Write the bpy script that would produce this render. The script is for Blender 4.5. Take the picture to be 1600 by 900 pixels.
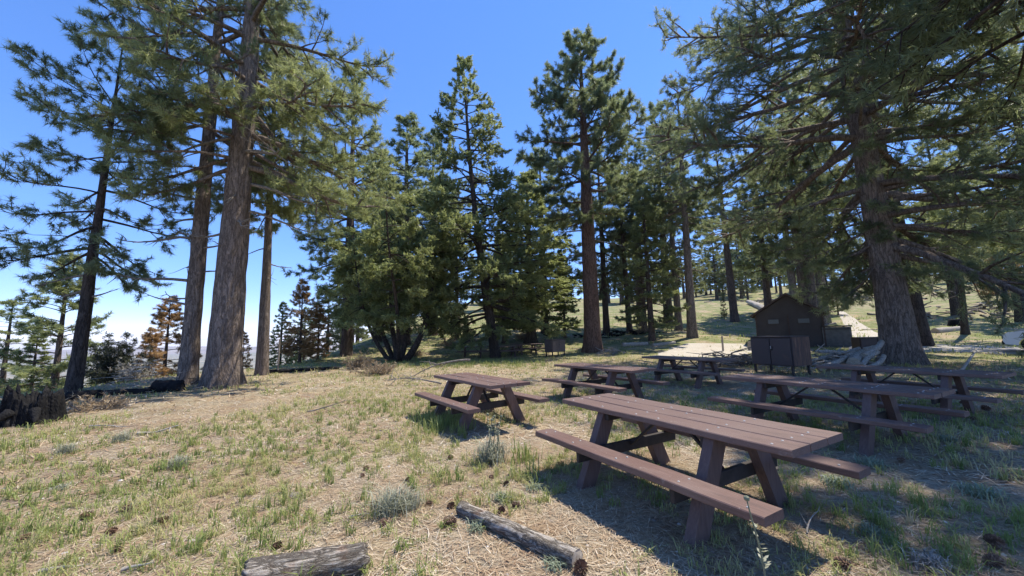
import bpy, math, random
import numpy as np
from mathutils import Vector, Matrix

SC = bpy.context.scene
for o in list(bpy.data.objects):
    bpy.data.objects.remove(o)

# ---------------------------------------------------------------- camera
FPX, PITCH, ROLL, CAMZ = 589.0, 0.122, -0.0225, 1.5     # focal length in 1600-px units
cam_data = bpy.data.cameras.new("camera")
cam_data.sensor_width = 36.0
cam_data.lens = 36.0 * FPX / 1600.0
cam_data.clip_start = 0.05
cam_data.clip_end = 60000
cam = bpy.data.objects.new("camera", cam_data)
SC.collection.objects.link(cam)
cam.matrix_world = (Matrix.Translation((0, 0, CAMZ)) @ Matrix.Rotation(math.pi / 2 + PITCH, 4, 'X')
                    @ Matrix.Rotation(ROLL, 4, 'Z'))
SC.camera = cam

# ---------------------------------------------------------------- sky, sun, exposure
SUN_EL, SUN_AZ = math.radians(62), math.radians(61)      # azimuth measured from the view axis (+Y) to the right (+X)
world = bpy.data.worlds.new("World")
SC.world = world
world.use_nodes = True
wn = world.node_tree
bg = wn.nodes["Background"]
sky = wn.nodes.new("ShaderNodeTexSky")
sky.sky_type = 'NISHITA'
sky.sun_disc = False
sky.sun_elevation = SUN_EL
sky.sun_rotation = SUN_AZ
sky.altitude = 2000
sky.air_density = 1.0
sky.dust_density = 0.0
sky.ozone_density = 8.0
sky_g = wn.nodes.new("ShaderNodeGamma")                   # the camera's rendering of the sky: softer, more saturated
sky_g.inputs[1].default_value = 0.70
sky_h = wn.nodes.new("ShaderNodeHueSaturation")
sky_h.inputs["Saturation"].default_value = 1.27
sky_h.inputs["Value"].default_value = 1.72
sky_m = wn.nodes.new("ShaderNodeMix")
sky_m.data_type = 'RGBA'; sky_m.blend_type = 'MULTIPLY'
sky_m.inputs[0].default_value = 1.0
sky_m.inputs[7].default_value = (1.05, 0.93, 1.12, 1)
wn.links.new(sky.outputs[0], sky_g.inputs[0])
wn.links.new(sky_g.outputs[0], sky_h.inputs["Color"])
wn.links.new(sky_h.outputs[0], sky_m.inputs[6])
wn.links.new(sky_m.outputs[2], bg.inputs[0])
bg.inputs[1].default_value = 0.15
sun_data = bpy.data.lights.new("sun", 'SUN')
sun_data.energy = 4.6
sun_data.angle = math.radians(0.53)
sun_data.color = (1.0, 0.93, 0.81)
sun = bpy.data.objects.new("sun", sun_data)
SC.collection.objects.link(sun)
sdir = Vector((math.sin(SUN_AZ) * math.cos(SUN_EL), math.cos(SUN_AZ) * math.cos(SUN_EL), math.sin(SUN_EL)))
sun.rotation_euler = sdir.to_track_quat('Z', 'Y').to_euler()
sun.location = (40, 40, 60)
SC.view_settings.view_transform = 'Standard'
SC.view_settings.look = 'None'
SC.view_settings.gamma = 1.0
SC.view_settings.use_curve_mapping = False
SC.view_settings.exposure = 0.68
SC.cycles.max_bounces = 6
SC.cycles.diffuse_bounces = 4
SC.cycles.transmission_bounces = 4
SC.cycles.transparent_max_bounces = 4
SC.cycles.use_adaptive_sampling = True

# ---------------------------------------------------------------- small helpers
COL = SC.collection
def nrm(a):
    return a / np.maximum(np.linalg.norm(a, axis=-1, keepdims=True), 1e-9)

def mesh_np(name, V, faces, attrs=None, mats=None, smooth=False):
    """faces: list of int arrays (n,k) with any k"""
    me = bpy.data.meshes.new(name)
    V = np.asarray(V, np.float32)
    faces = [np.asarray(f, np.int32) for f in faces if len(f)]
    me.vertices.add(len(V))
    me.vertices.foreach_set("co", V.ravel())
    nl = sum(f.size for f in faces)
    npoly = sum(len(f) for f in faces)
    me.loops.add(nl)
    me.loops.foreach_set("vertex_index", np.concatenate([f.ravel() for f in faces]))
    me.polygons.add(npoly)
    tot = np.concatenate([np.full(len(f), f.shape[1], np.int32) for f in faces])
    start = np.concatenate([[0], np.cumsum(tot)[:-1]]).astype(np.int32)
    me.polygons.foreach_set("loop_start", start)
    me.polygons.foreach_set("loop_total", tot)
    me.polygons.foreach_set("use_smooth", np.full(npoly, smooth, bool))
    for k, v in (attrs or {}).items():
        a = me.attributes.new(k, 'FLOAT', 'POINT')
        a.data.foreach_set("value", np.asarray(v, np.float32))
    me.update(calc_edges=True)
    me.validate()
    return me

def link(name, data, mat=None, parent=None, loc=(0, 0, 0), rot=(0, 0, 0), label=None, cat=None, group=None, kind=None):
    o = bpy.data.objects.new(name, data)
    COL.objects.link(o)
    o.location = loc
    o.rotation_euler = rot
    if mat is not None and data is not None:
        if len(data.materials) == 0:
            data.materials.append(mat)
        elif data.materials[0] is not mat and data.materials[0].name != mat.name:
            o.material_slots[0].link = 'OBJECT'            # shared mesh, material of its own
            o.material_slots[0].material = mat
    if parent is not None:
        o.parent = parent
    for k, v in (("label", label), ("category", cat), ("group", group), ("kind", kind)):
        if v:
            o[k] = v
    return o

def thing(name, loc, rotz, label, cat, group=None):
    return link(name, None, loc=loc, rot=(0, 0, rotz), label=label, cat=cat, group=group)

class MB:
    """collects polygons for one mesh"""
    def __init__(s):
        s.v, s.f, s.n = [], {}, 0
    def add(s, V, F):
        V = np.asarray(V, float)
        s.v.append(V)
        for f in F:
            f = np.asarray(f)
            if f.ndim == 1:
                f = f[None]
            s.f.setdefault(f.shape[1], []).append(f + s.n)
        s.n += len(V)
    def box(s, c, size, R=None, bevel=0.0):
        x, y, z = [d / 2 for d in size]
        b = min(bevel, x * .9, y * .9, z * .9)
        if b <= 0:
            V = np.array([[i, j, k] for i in (-x, x) for j in (-y, y) for k in (-z, z)])
            F = [[0, 1, 3, 2], [4, 6, 7, 5], [0, 4, 5, 1], [2, 3, 7, 6], [0, 2, 6, 4], [1, 5, 7, 3]]
        else:
            V, F, idx = [], [], {}
            for i in (-1, 1):
                for j in (-1, 1):
                    for k in (-1, 1):
                        for ax in range(3):
                            p = [i * x, j * y, k * z]
                            for a2 in range(3):
                                if a2 != ax:
                                    p[a2] -= (i, j, k)[a2] * b
                            idx[(i, j, k, ax)] = len(V)
                            V.append(p)
            for ax in range(3):
                a, c2 = [q for q in range(3) if q != ax]
                for sgn in (-1, 1):
                    q = []
                    for (m, n) in ((-1, -1), (1, -1), (1, 1), (-1, 1)):
                        t = [0, 0, 0]; t[ax] = sgn; t[a] = m; t[c2] = n
                        q.append(idx[(*t, ax)])
                    flip = (sgn > 0) == (ax == 1)
                    F.append(q[::-1] if flip else q)
                for m in (-1, 1):
                    for n in (-1, 1):
                        t0 = [0, 0, 0]; t1 = [0, 0, 0]
                        t0[ax], t1[ax] = -1, 1
                        for t in (t0, t1):
                            t[a] = m; t[c2] = n
                        F.append([idx[(*t0, a)], idx[(*t1, a)], idx[(*t1, c2)], idx[(*t0, c2)]])
            for i in (-1, 1):
                for j in (-1, 1):
                    for k in (-1, 1):
                        F.append([idx[(i, j, k, 0)], idx[(i, j, k, 1)], idx[(i, j, k, 2)]])
            V = np.array(V, float)
        if R is not None:
            V = V @ np.asarray(R).T
        s.add(V + np.asarray(c, float), [np.array(f) for f in F])
        return s
    def beam(s, p0, p1, w, h, up=(0, 0, 1), bevel=0.0):
        p0, p1 = np.array(p0, float), np.array(p1, float)
        d = p1 - p0; L = np.linalg.norm(d); d /= L
        u = np.array(up, float); r = np.cross(d, u); r /= np.linalg.norm(r); u = np.cross(r, d)
        return s.box((p0 + p1) / 2, (L, w, h), np.stack([d, r, u], 1), bevel)
    def tube(s, pts, rad, sides=6, cap=True):
        V, F = tube_mesh(np.asarray(pts, float), np.asarray(rad, float), sides, cap)
        s.add(V, F)
        return s
    def mesh(s, name, smooth=False, fix=True):
        me = mesh_np(name, np.concatenate(s.v), [np.concatenate(f) for f in s.f.values()], smooth=smooth)
        if fix:
            import bmesh
            bm = bmesh.new(); bm.from_mesh(me)
            bmesh.ops.recalc_face_normals(bm, faces=bm.faces)
            bm.to_mesh(me); bm.free()
        return me

def frames(pts):
    t = np.gradient(pts, axis=0)
    t = nrm(t)
    ref = np.array([0.31, 0.17, 0.93]) if abs(t[0][2]) < .8 else np.array([.95, .2, .1])
    a = nrm(np.cross(t, ref)); b = np.cross(t, a)
    return t, a, b

def tube_mesh(pts, rad, sides, cap=True):
    n = len(pts)
    _, a, b = frames(pts)
    th = np.arange(sides) * 2 * np.pi / sides
    V = pts[:, None] + rad[:, None, None] * (np.cos(th)[None, :, None] * a[:, None] + np.sin(th)[None, :, None] * b[:, None])
    V = V.reshape(-1, 3)
    i = np.arange(n - 1)[:, None] * sides; j = np.arange(sides)[None]; k = (j + 1) % sides
    F = [np.stack([i + j, i + k, i + sides + k, i + sides + j], -1).reshape(-1, 4)]
    if cap:
        F.append(np.arange(sides)[::-1][None]); F.append((np.arange(sides) + (n - 1) * sides)[None])
    return V, F

def tubes_batch(lines, sides):
    """many polylines (pts, rad) of any point counts -> V, F quads"""
    byn = {}
    for p, r in lines:
        byn.setdefault(len(p), []).append((p, r))
    VV, FF, off = [], [], 0
    th = np.arange(sides) * 2 * np.pi / sides
    for n, L in byn.items():
        P = np.stack([p for p, _ in L]); R = np.stack([r for _, r in L])
        T = nrm(np.gradient(P, axis=1))  # along the line
        ref = np.broadcast_to(np.array([.31, .17, .93]), T.shape)
        A = nrm(np.cross(T, ref)); B = np.cross(T, A)
        V = P[:, :, None] + R[:, :, None, None] * (np.cos(th)[:, None] * A[:, :, None] + np.sin(th)[:, None] * B[:, :, None])
        m = len(L)
        base = (np.arange(m) * n * sides)[:, None, None] + (np.arange(n - 1) * sides)[None, :, None]
        j = np.arange(sides)[None, None]; k = (j + 1) % sides
        F = np.stack([base + j, base + k, base + sides + k, base + sides + j], -1).reshape(-1, 4)
        VV.append(V.reshape(-1, 3)); FF.append(F + off); off += m * n * sides
    return np.concatenate(VV), np.concatenate(FF)

def vnoise(x, y, seed=0):
    """smooth 2-D value noise, 0..1"""
    x = np.asarray(x, float); y = np.asarray(y, float)
    xi = np.floor(x); yi = np.floor(y); fx = x - xi; fy = y - yi
    def h(a, b):
        v = np.sin(a * 127.1 + b * 311.7 + seed * 74.7) * 43758.5453
        return v - np.floor(v)
    fx = fx * fx * (3 - 2 * fx); fy = fy * fy * (3 - 2 * fy)
    return (h(xi, yi) * (1 - fx) + h(xi + 1, yi) * fx) * (1 - fy) + (h(xi, yi + 1) * (1 - fx) + h(xi + 1, yi + 1) * fx) * fy

def sstep(a, b, x):
    t = np.clip((x - a) / (b - a), 0, 1)
    return t * t * (3 - 2 * t)

# ---------------------------------------------------------------- terrain and pixel rays
def softplus(x, k):
    return k * np.logaddexp(0, x / k)

def height(x, y):
    x = np.asarray(x, float); y = np.asarray(y, float)
    hill = 0.135 * softplus(y - 29, 3.0)
    hill = 17 - softplus(17 - hill, 3.0)
    hill = hill - 0.135 * softplus(-29.0 + 0 * y, 3.0)
    hill = hill * sstep(-60, -12, x) + 0.05 * softplus(x - 34, 5) * sstep(22, 40, y)
    edge = -15.3 - 1.2 * np.sin(y * .11 + .4) - 2.4 * sstep(10, 3, y)
    d = softplus(edge - x, .9)
    drop = 0.36 * d
    drop = 230 - softplus(230 - drop, 25)
    bump = (vnoise(x * .45, y * .45, 3) - .5) * .05 + (vnoise(x * 1.4, y * 1.4, 5) - .5) * .025
    far = sstep(14, 30, np.hypot(x, y))
    bump = bump + far * (vnoise(x * .12, y * .12, 9) - .5) * .55 + far * (vnoise(x * .05, y * .05, 19) - .5) * .8 * sstep(30, 60, y)
    return hill - drop + bump

def pix_dir(px, py):
    u, v = px - 800.0, py - 450.0
    cr, sr = math.cos(-ROLL), math.sin(-ROLL)
    u, v = u * cr - v * sr, u * sr + v * cr
    c, s = math.cos(PITCH), math.sin(PITCH)
    d = np.array([u, FPX * c + v * s, FPX * s - v * c])
    return d / d[1]

def ground(px, py, ymax=140):
    """where the ray through a pixel meets the terrain"""
    d = pix_dir(px, py)
    t = 1.0
    while t < ymax:
        if CAMZ + d[2] * t < height(d[0] * t, t):
            lo, hi = t - .1, t
            for _ in range(20):
                m = (lo + hi) / 2
                if CAMZ + d[2] * m < height(d[0] * m, m): hi = m
                else: lo = m
            return np.array([d[0] * hi, hi, float(height(d[0] * hi, hi))])
        t += .1
    t = ymax
    return np.array([d[0] * t, t, float(height(d[0] * t, t))])

def at_depth(px, py, y):
    d = pix_dir(px, py)
    return np.array([d[0] * y, y, CAMZ + d[2] * y])

def on_ground(px, y):
    """the pixel column px at depth y, dropped to the terrain"""
    d = pix_dir(px, 520)
    return np.array([d[0] * y, y, float(height(d[0] * y, y))])

# ---------------------------------------------------------------- materials
class Mat:
    def __init__(s, name, rough=.8, spec=.3):
        s.m = bpy.data.materials.new(name)
        s.m.use_nodes = True
        s.nt = s.m.node_tree
        s.b = s.nt.nodes["Principled BSDF"]
        s.b.inputs["Roughness"].default_value = rough
        s.b.inputs["Specular IOR Level"].default_value = spec
        s.tc = s.nt.nodes.new("ShaderNodeTexCoord")
    def node(s, t, **k):
        n = s.nt.nodes.new(t)
        for a, v in k.items():
            setattr(n, a, v)
        return n
    def ln(s, a, b):
        s.nt.links.new(a, b)
    def coords(s, scale=(1, 1, 1), src="Object"):
        mp = s.node("ShaderNodeMapping")
        mp.inputs["Scale"].default_value = scale
        s.ln(s.tc.outputs[src], mp.inputs[0])
        return mp.outputs[0]
    def noise(s, scale=5, detail=4, vec=None, rough=.6, dist=0):
        n = s.node("ShaderNodeTexNoise")
        n.inputs["Scale"].default_value = scale
        n.inputs["Detail"].default_value = detail
        n.inputs["Roughness"].default_value = rough
        n.inputs["Distortion"].default_value = dist
        s.ln(vec if vec is not None else s.tc.outputs["Object"], n.inputs["Vector"])
        return n.outputs["Fac"]
    def voro(s, scale=5, vec=None, feature='F1'):
        n = s.node("ShaderNodeTexVoronoi", feature=feature)
        n.inputs["Scale"].default_value = scale
        s.ln(vec if vec is not None else s.tc.outputs["Object"], n.inputs["Vector"])
        return n.outputs["Distance"]
    def ramp(s, fac, stops, interp='LINEAR'):
        r = s.node("ShaderNodeValToRGB")
        r.color_ramp.interpolation = interp
        e = r.color_ramp.elements
        while len(e) < len(stops):
            e.new(.5)
        for el, (p, c) in zip(e, stops):
            el.position = p
            el.color = (*c, 1) if not isinstance(c, (int, float)) else (c, c, c, 1)
        s.ln(fac, r.inputs[0])
        return r.outputs[0]
    def mix(s, fac, a, b, mode='MIX'):
        n = s.node("ShaderNodeMix", data_type='RGBA', blend_type=mode)
        for sock, v in ((n.inputs[0], fac), (n.inputs[6], a), (n.inputs[7], b)):
            if hasattr(v, "links"): s.ln(v, sock)
            elif isinstance(v, tuple): sock.default_value = (*v, 1)
            else: sock.default_value = v
        return n.outputs[2]
    def math(s, op, a, b=0.0):
        n = s.node("ShaderNodeMath", operation=op)
        for sock, v in ((n.inputs[0], a), (n.inputs[1], b)):
            if hasattr(v, "links"): s.ln(v, sock)
            else: sock.default_value = v
        return n.outputs[0]
    def attr(s, name):
        n = s.node("ShaderNodeAttribute")
        n.attribute_name = name
        return n.outputs["Fac"]
    def color(s, c):
        if hasattr(c, "links"): s.ln(c, s.b.inputs["Base Color"])
        else: s.b.inputs["Base Color"].default_value = (*c, 1)
        return s
    def bump(s, h, strength=.5, dist=.02):
        n = s.node("ShaderNodeBump")
        n.inputs["Strength"].default_value = strength
        n.inputs["Distance"].default_value = dist
        s.ln(h, n.inputs["Height"])
        s.ln(n.outputs[0], s.b.inputs["Normal"])
        return s

def bark_mat(name, furrow, plate, red, scale=1.0):
    m = Mat(name, .93, .1)
    n1 = m.noise(1.5 * scale, 6, m.coords((5, 5, .95)), .62, .5)
    rid = m.math('ABSOLUTE', m.math('SUBTRACT', n1, .5))
    n2 = m.noise(2.6 * scale, 5, m.coords((5, 5, 1.8)), .65, .8)
    rid2 = m.math('ABSOLUTE', m.math('SUBTRACT', n2, .5))
    cr = m.math('MULTIPLY', m.ramp(rid, [(0, .1), (.07, 1)]), m.ramp(rid2, [(0, .45), (.05, 1)]))
    fine = m.noise(7, 6, m.coords((6, 6, 2.4)), .75)
    col = m.ramp(fine, [(.25, tuple(c * .55 for c in plate)), (.5, plate), (.78, tuple(min(1, c * 1.55) for c in plate))])
    big = m.noise(.9, 3, m.coords((1, 1, .6)))
    col = m.mix(m.ramp(big, [(.42, 0), (.66, .7)]), col, m.mix(fine, tuple(c * .6 for c in red), tuple(c * 1.3 for c in red)))
    col = m.mix(m.ramp(cr, [(.05, .9), (.75, 0)]), col, furrow)
    m.color(col)
    m.bump(m.math('ADD', cr, m.math('MULTIPLY', fine, .7)), .9, .03)
    return m.m

BARK_GREY = bark_mat("bark_grey_brown", (.075, .060, .050), (.275, .225, .188), (.285, .215, .165))
BARK_DARK = bark_mat("bark_dark", (.028, .024, .022), (.095, .08, .07), (.12, .085, .066))
BARK_RED = bark_mat("bark_reddish", (.05, .033, .026), (.185, .125, .098), (.21, .12, .08))
BARK_FAR = bark_mat("bark_far", (.05, .04, .035), (.14, .11, .095), (.15, .10, .08), .7)

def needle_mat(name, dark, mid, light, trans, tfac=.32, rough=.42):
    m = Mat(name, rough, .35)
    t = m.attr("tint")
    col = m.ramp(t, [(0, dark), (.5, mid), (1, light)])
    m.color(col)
    tr = m.node("ShaderNodeBsdfTranslucent")
    m.ln(m.mix(t, tuple(c * .8 for c in trans), trans), tr.inputs[0])
    mx = m.node("ShaderNodeMixShader")
    mx.inputs[0].default_value = tfac
    m.ln(m.b.outputs[0], mx.inputs[1]); m.ln(tr.outputs[0], mx.inputs[2])
    m.ln(mx.outputs[0], m.nt.nodes["Material Output"].inputs[0])
    return m.m

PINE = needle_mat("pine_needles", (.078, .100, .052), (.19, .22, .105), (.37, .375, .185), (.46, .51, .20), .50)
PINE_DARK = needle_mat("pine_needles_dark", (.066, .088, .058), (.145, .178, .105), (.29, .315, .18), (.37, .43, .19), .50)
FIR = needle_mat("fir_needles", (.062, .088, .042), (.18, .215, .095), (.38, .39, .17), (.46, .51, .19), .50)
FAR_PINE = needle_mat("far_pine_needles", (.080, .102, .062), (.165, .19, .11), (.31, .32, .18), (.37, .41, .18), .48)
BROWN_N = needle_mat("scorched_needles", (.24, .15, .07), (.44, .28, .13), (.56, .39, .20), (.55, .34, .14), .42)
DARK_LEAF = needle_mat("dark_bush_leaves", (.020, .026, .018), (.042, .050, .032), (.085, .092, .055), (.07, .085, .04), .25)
DEADWOOD = Mat("dead_wood", .9, .1)
DEADWOOD.color(DEADWOOD.ramp(DEADWOOD.noise(14, 4), [(.3, (.10, .085, .07)), (.7, (.30, .265, .225))]))
DEADWOOD = DEADWOOD.m
BLEACHED = Mat("bleached_wood", .85, .15)
_v = BLEACHED.coords((4, 4, 4))
BLEACHED.color(BLEACHED.ramp(BLEACHED.noise(5, 5, _v, .7), [(.3, (.16, .135, .11)), (.5, (.35, .315, .265)), (.75, (.54, .50, .44))])).bump(BLEACHED.noise(12, 5, _v, .7), .7, .015)
BLEACHED = BLEACHED.m
CHAR = Mat("charred_wood", .9, .15)
CHAR.color(CHAR.ramp(CHAR.noise(7, 5), [(.4, (.008, .008, .009)), (.62, (.020, .019, .019)), (.82, (.085, .08, .078))])).bump(CHAR.voro(26, CHAR.coords((1, 1, .5)), 'DISTANCE_TO_EDGE'), .9, .02)
CHAR = CHAR.m

# ---------------------------------------------------------------- the ground
def sinh_axis(lo, hi, a, n):
    t = np.linspace(math.asinh(lo / a), math.asinh(hi / a), n)
    return a * np.sinh(t)

gx = sinh_axis(-11000, 9000, 5.0, 320)
gy = np.concatenate([[-300, -120, -50, -25, -14, -9, -6, -4, -2.5, -1.2], sinh_axis(.2, 9000, 3.5, 240) - .2])
GX, GY = np.meshgrid(gx, gy)
GZ = height(GX, GY)
V = np.stack([GX, GY, GZ], -1).reshape(-1, 3)
nx = len(gx)
ii = (np.arange(len(gy) - 1)[:, None] * nx + np.arange(nx - 1)[None]).ravel()
F = np.stack([ii, ii + 1, ii + nx + 1, ii + nx], -1)
gm = Mat("needle_littered_ground", .95, .08)
P = gm.tc.outputs["Object"]
n_big = gm.noise(.35, 4, P, .6)
n_mid = gm.noise(1.7, 5, P, .65)
n_fine = gm.noise(26, 5, P, .75)
n_str = gm.noise(60, 3, gm.coords((1, 3, 1)), .7, 1.5)
straw = gm.ramp(n_fine, [(.28, (.19, .14, .085)), (.5, (.41, .315, .195)), (.72, (.58, .48, .32))])
soil = gm.ramp(n_fine, [(.28, (.20, .16, .11)), (.55, (.38, .315, .225)), (.75, (.53, .45, .34))])
redd = gm.ramp(n_fine, [(.28, (.15, .085, .05)), (.55, (.33, .20, .115)), (.75, (.47, .32, .20))])
col = gm.mix(gm.ramp(n_mid, [(.42, 0), (.56, 1)]), straw, soil)
col = gm.mix(gm.ramp(gm.noise(2.6, 4, gm.coords((1, 1, 1), "Object"), .6, .8), [(.52, 0), (.70, .85)]), col, redd)
dist = gm.node("ShaderNodeVectorMath", operation='LENGTH')
gm.ln(P, dist.inputs[0])
grassy = gm.ramp(gm.noise(.55, 6, P, .72), [(.38, 0), (.54, 1)])
farmask = gm.node("ShaderNodeMapRange")
farmask.inputs[1].default_value, farmask.inputs[2].default_value = 9, 32
gm.ln(dist.outputs["Value"], farmask.inputs[0])
gcol = gm.ramp(gm.noise(5, 6, P, .8), [(.3, (.105, .13, .05)), (.55, (.19, .215, .085)), (.75, (.31, .31, .15))])
col = gm.mix(gm.math('MULTIPLY', grassy, gm.math('MULTIPLY', farmask.outputs[0], .95)), col, gcol)
# dark scattered duff
col = gm.mix(gm.ramp(gm.noise(9, 6, P, .75), [(.54, 0), (.68, .8)]), col, (.095, .065, .042))
col = gm.mix(gm.ramp(gm.voro(34, P), [(.06, .8), (.10, 0)]), col, (.60, .55, .46))
vfar = gm.node("ShaderNodeMapRange")
vfar.inputs[1].default_value, vfar.inputs[2].default_value = 250, 900
gm.ln(dist.outputs["Value"], vfar.inputs[0])
dry = gm.ramp(gm.noise(.004, 6, P, .7), [(.35, (.12, .13, .075)), (.6, (.30, .26, .19))])
col = gm.mix(vfar.outputs[0], col, dry)
gm.color(col)
gm.bump(gm.math('ADD', gm.math('MULTIPLY', n_str, .6), gm.math('ADD', n_fine, gm.math('MULTIPLY', n_mid, 1.5))), .8, .035)
link("ground", mesh_np("ground", V, [F], smooth=True), gm.m, kind="structure")

# far ranges across the valley
def mountain(name, y0, x0, x1, base, tops, seed, mat):
    n = 160
    xs = np.linspace(x0, x1, n)
    r = tops * (.55 + .45 * vnoise(xs * .0011, xs * 0 + seed, seed)) + tops * .22 * (vnoise(xs * .006, xs * 0, seed + 3) - .5)
    rows = []
    for k, (fy, fz) in enumerate([(-1700, 0), (-900, .35), (-350, .75), (0, 1), (700, .8), (2200, 0)]):
        wob = (vnoise(xs * .003, xs * 0 + k * 3.3, seed + 7) - .5)
        rows.append(np.stack([xs, y0 + fy + 260 * wob, base + r * np.clip(fz + (0 if k in (0, 3, 5) else .22 * wob), 0, 1)], -1))
    V = np.concatenate(rows)
    i = (np.arange(5)[:, None] * n + np.arange(n - 1)[None]).ravel()
    return link(name, mesh_np(name, V, [np.stack([i, i + 1, i + n + 1, i + n], -1)], smooth=True), mat, kind="structure")
mm = Mat("desert_range", .95, .05)
mm.color(mm.ramp(mm.noise(.0016, 6), [(.35, (.20, .17, .15)), (.65, (.36, .30, .26))]))
mountain("mountains", 8200, -13000, 4000, -260, 165, 2, mm.m)

# draped sheets: gravel pad, path, road
def drape(name, outline_fn, nu, nv, mat, lift=.03):
    u = np.linspace(0, 1, nu); v = np.linspace(0, 1, nv)
    pts = np.array([[outline_fn(a, b) for b in v] for a in u])
    z = height(pts[..., 0], pts[..., 1]) + lift
    e = np.minimum(v, 1 - v)
    z = z - (np.clip(.05 - e, 0, .05) / .05)[None] * (lift + .05)
    V = np.concatenate([pts, z[..., None]], -1).reshape(-1, 3)
    i = (np.arange(nu - 1)[:, None] * nv + np.arange(nv - 1)[None]).ravel()
    return link(name, mesh_np(name, V, [np.stack([i, i + nv, i + nv + 1, i + 1], -1)], smooth=True), mat, kind="structure")
gv = Mat("pale_gravel", .95, .08)
gv.color(gv.mix(gv.ramp(gv.noise(.9, 5, None, .7), [(.5, 0), (.7, .5)]),
                gv.ramp(gv.noise(18, 5, None, .75), [(.3, (.33, .295, .245)), (.6, (.52, .475, .40)), (.8, (.64, .59, .51))]), (.36, .29, .21)))
gv.bump(gv.noise(40, 4, None, .7), .6, .02)
GRAVEL = gv.m
def ribbon(name, px_pts, lift=.035, nu=40):
    """px_pts: (left pixel, right pixel) pairs on the ground, far along the ribbon"""
    L = np.array([ground(*a)[:2] for a, b in px_pts]); R = np.array([ground(*b)[:2] for a, b in px_pts])
    tt = np.linspace(0, 1, len(L))
    def fn(a, b):
        l = np.array([np.interp(a, tt, L[:, k]) for k in (0, 1)]); r = np.array([np.interp(a, tt, R[:, k]) for k in (0, 1)])
        w = (vnoise(a * 14, 1.7, 4) - .5) * .12
        return l + (r - l) * (b + w * (1 - 2 * abs(b - .5)) * 0 + w)
    return drape(name, fn, nu, 9, GRAVEL, lift)
ribbon("gravel_pad", [((985, 560), (1180, 560)), ((1030, 545), (1185, 548)), ((1062, 537), (1170, 538))])
ribbon("gravel_path", [((1322, 548), (1392, 548)), ((1322, 528), (1385, 525)), ((1318, 510), (1352, 508)), ((1310, 494), (1328, 492)), ((1307, 487), (1318, 486))])
ribbon("dirt_road", [((1400, 552), (1400, 541)), ((1470, 550), (1465, 538)), ((1540, 553), (1540, 540)), ((1610, 557), (1610, 543)), ((1700, 562), (1700, 548))])

# ---------------------------------------------------------------- trees
def interp_prof(prof, t):
    a = np.array(prof)
    return float(np.interp(t, a[:, 0], a[:, 1]))

def bend_line(rng, p0, az, el0, L, n, droop, up, wob):
    """a limb: leaves at elevation el0, sags by droop, lifts by up at the tip"""
    s = np.linspace(0, 1, n)
    el = el0 - droop * np.sin(s * np.pi * .9) + up * s ** 2
    a = az + np.cumsum(rng.normal(0, wob, n))
    e = el + np.cumsum(rng.normal(0, wob * .7, n))
    d = np.stack([np.cos(a) * np.cos(e), np.sin(a) * np.cos(e), np.sin(e)], -1)
    P = np.concatenate([[p0], p0 + np.cumsum(d[:-1] * (L / (n - 1)), axis=0)])
    return P

def needles(rng, P, D, K, ln, w, spread, along):
    N = len(P)
    k = rng.normal(0, 1, (N, K, 3))
    dirs = nrm(D[:, None] + k * spread)
    back = rng.uniform(0, along, (N, K, 1))
    base = P[:, None] - D[:, None] * back
    side = nrm(np.cross(dirs, rng.normal(0, 1, (N, K, 3)))) * (w / 2)
    l = ln * rng.uniform(.7, 1.15, (N, K, 1))
    tip = base + dirs * l
    tip[..., 2] -= .12 * l[..., 0]
    V = np.stack([base - side, base + side, tip], 2).reshape(-1, 3)
    return V

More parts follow.
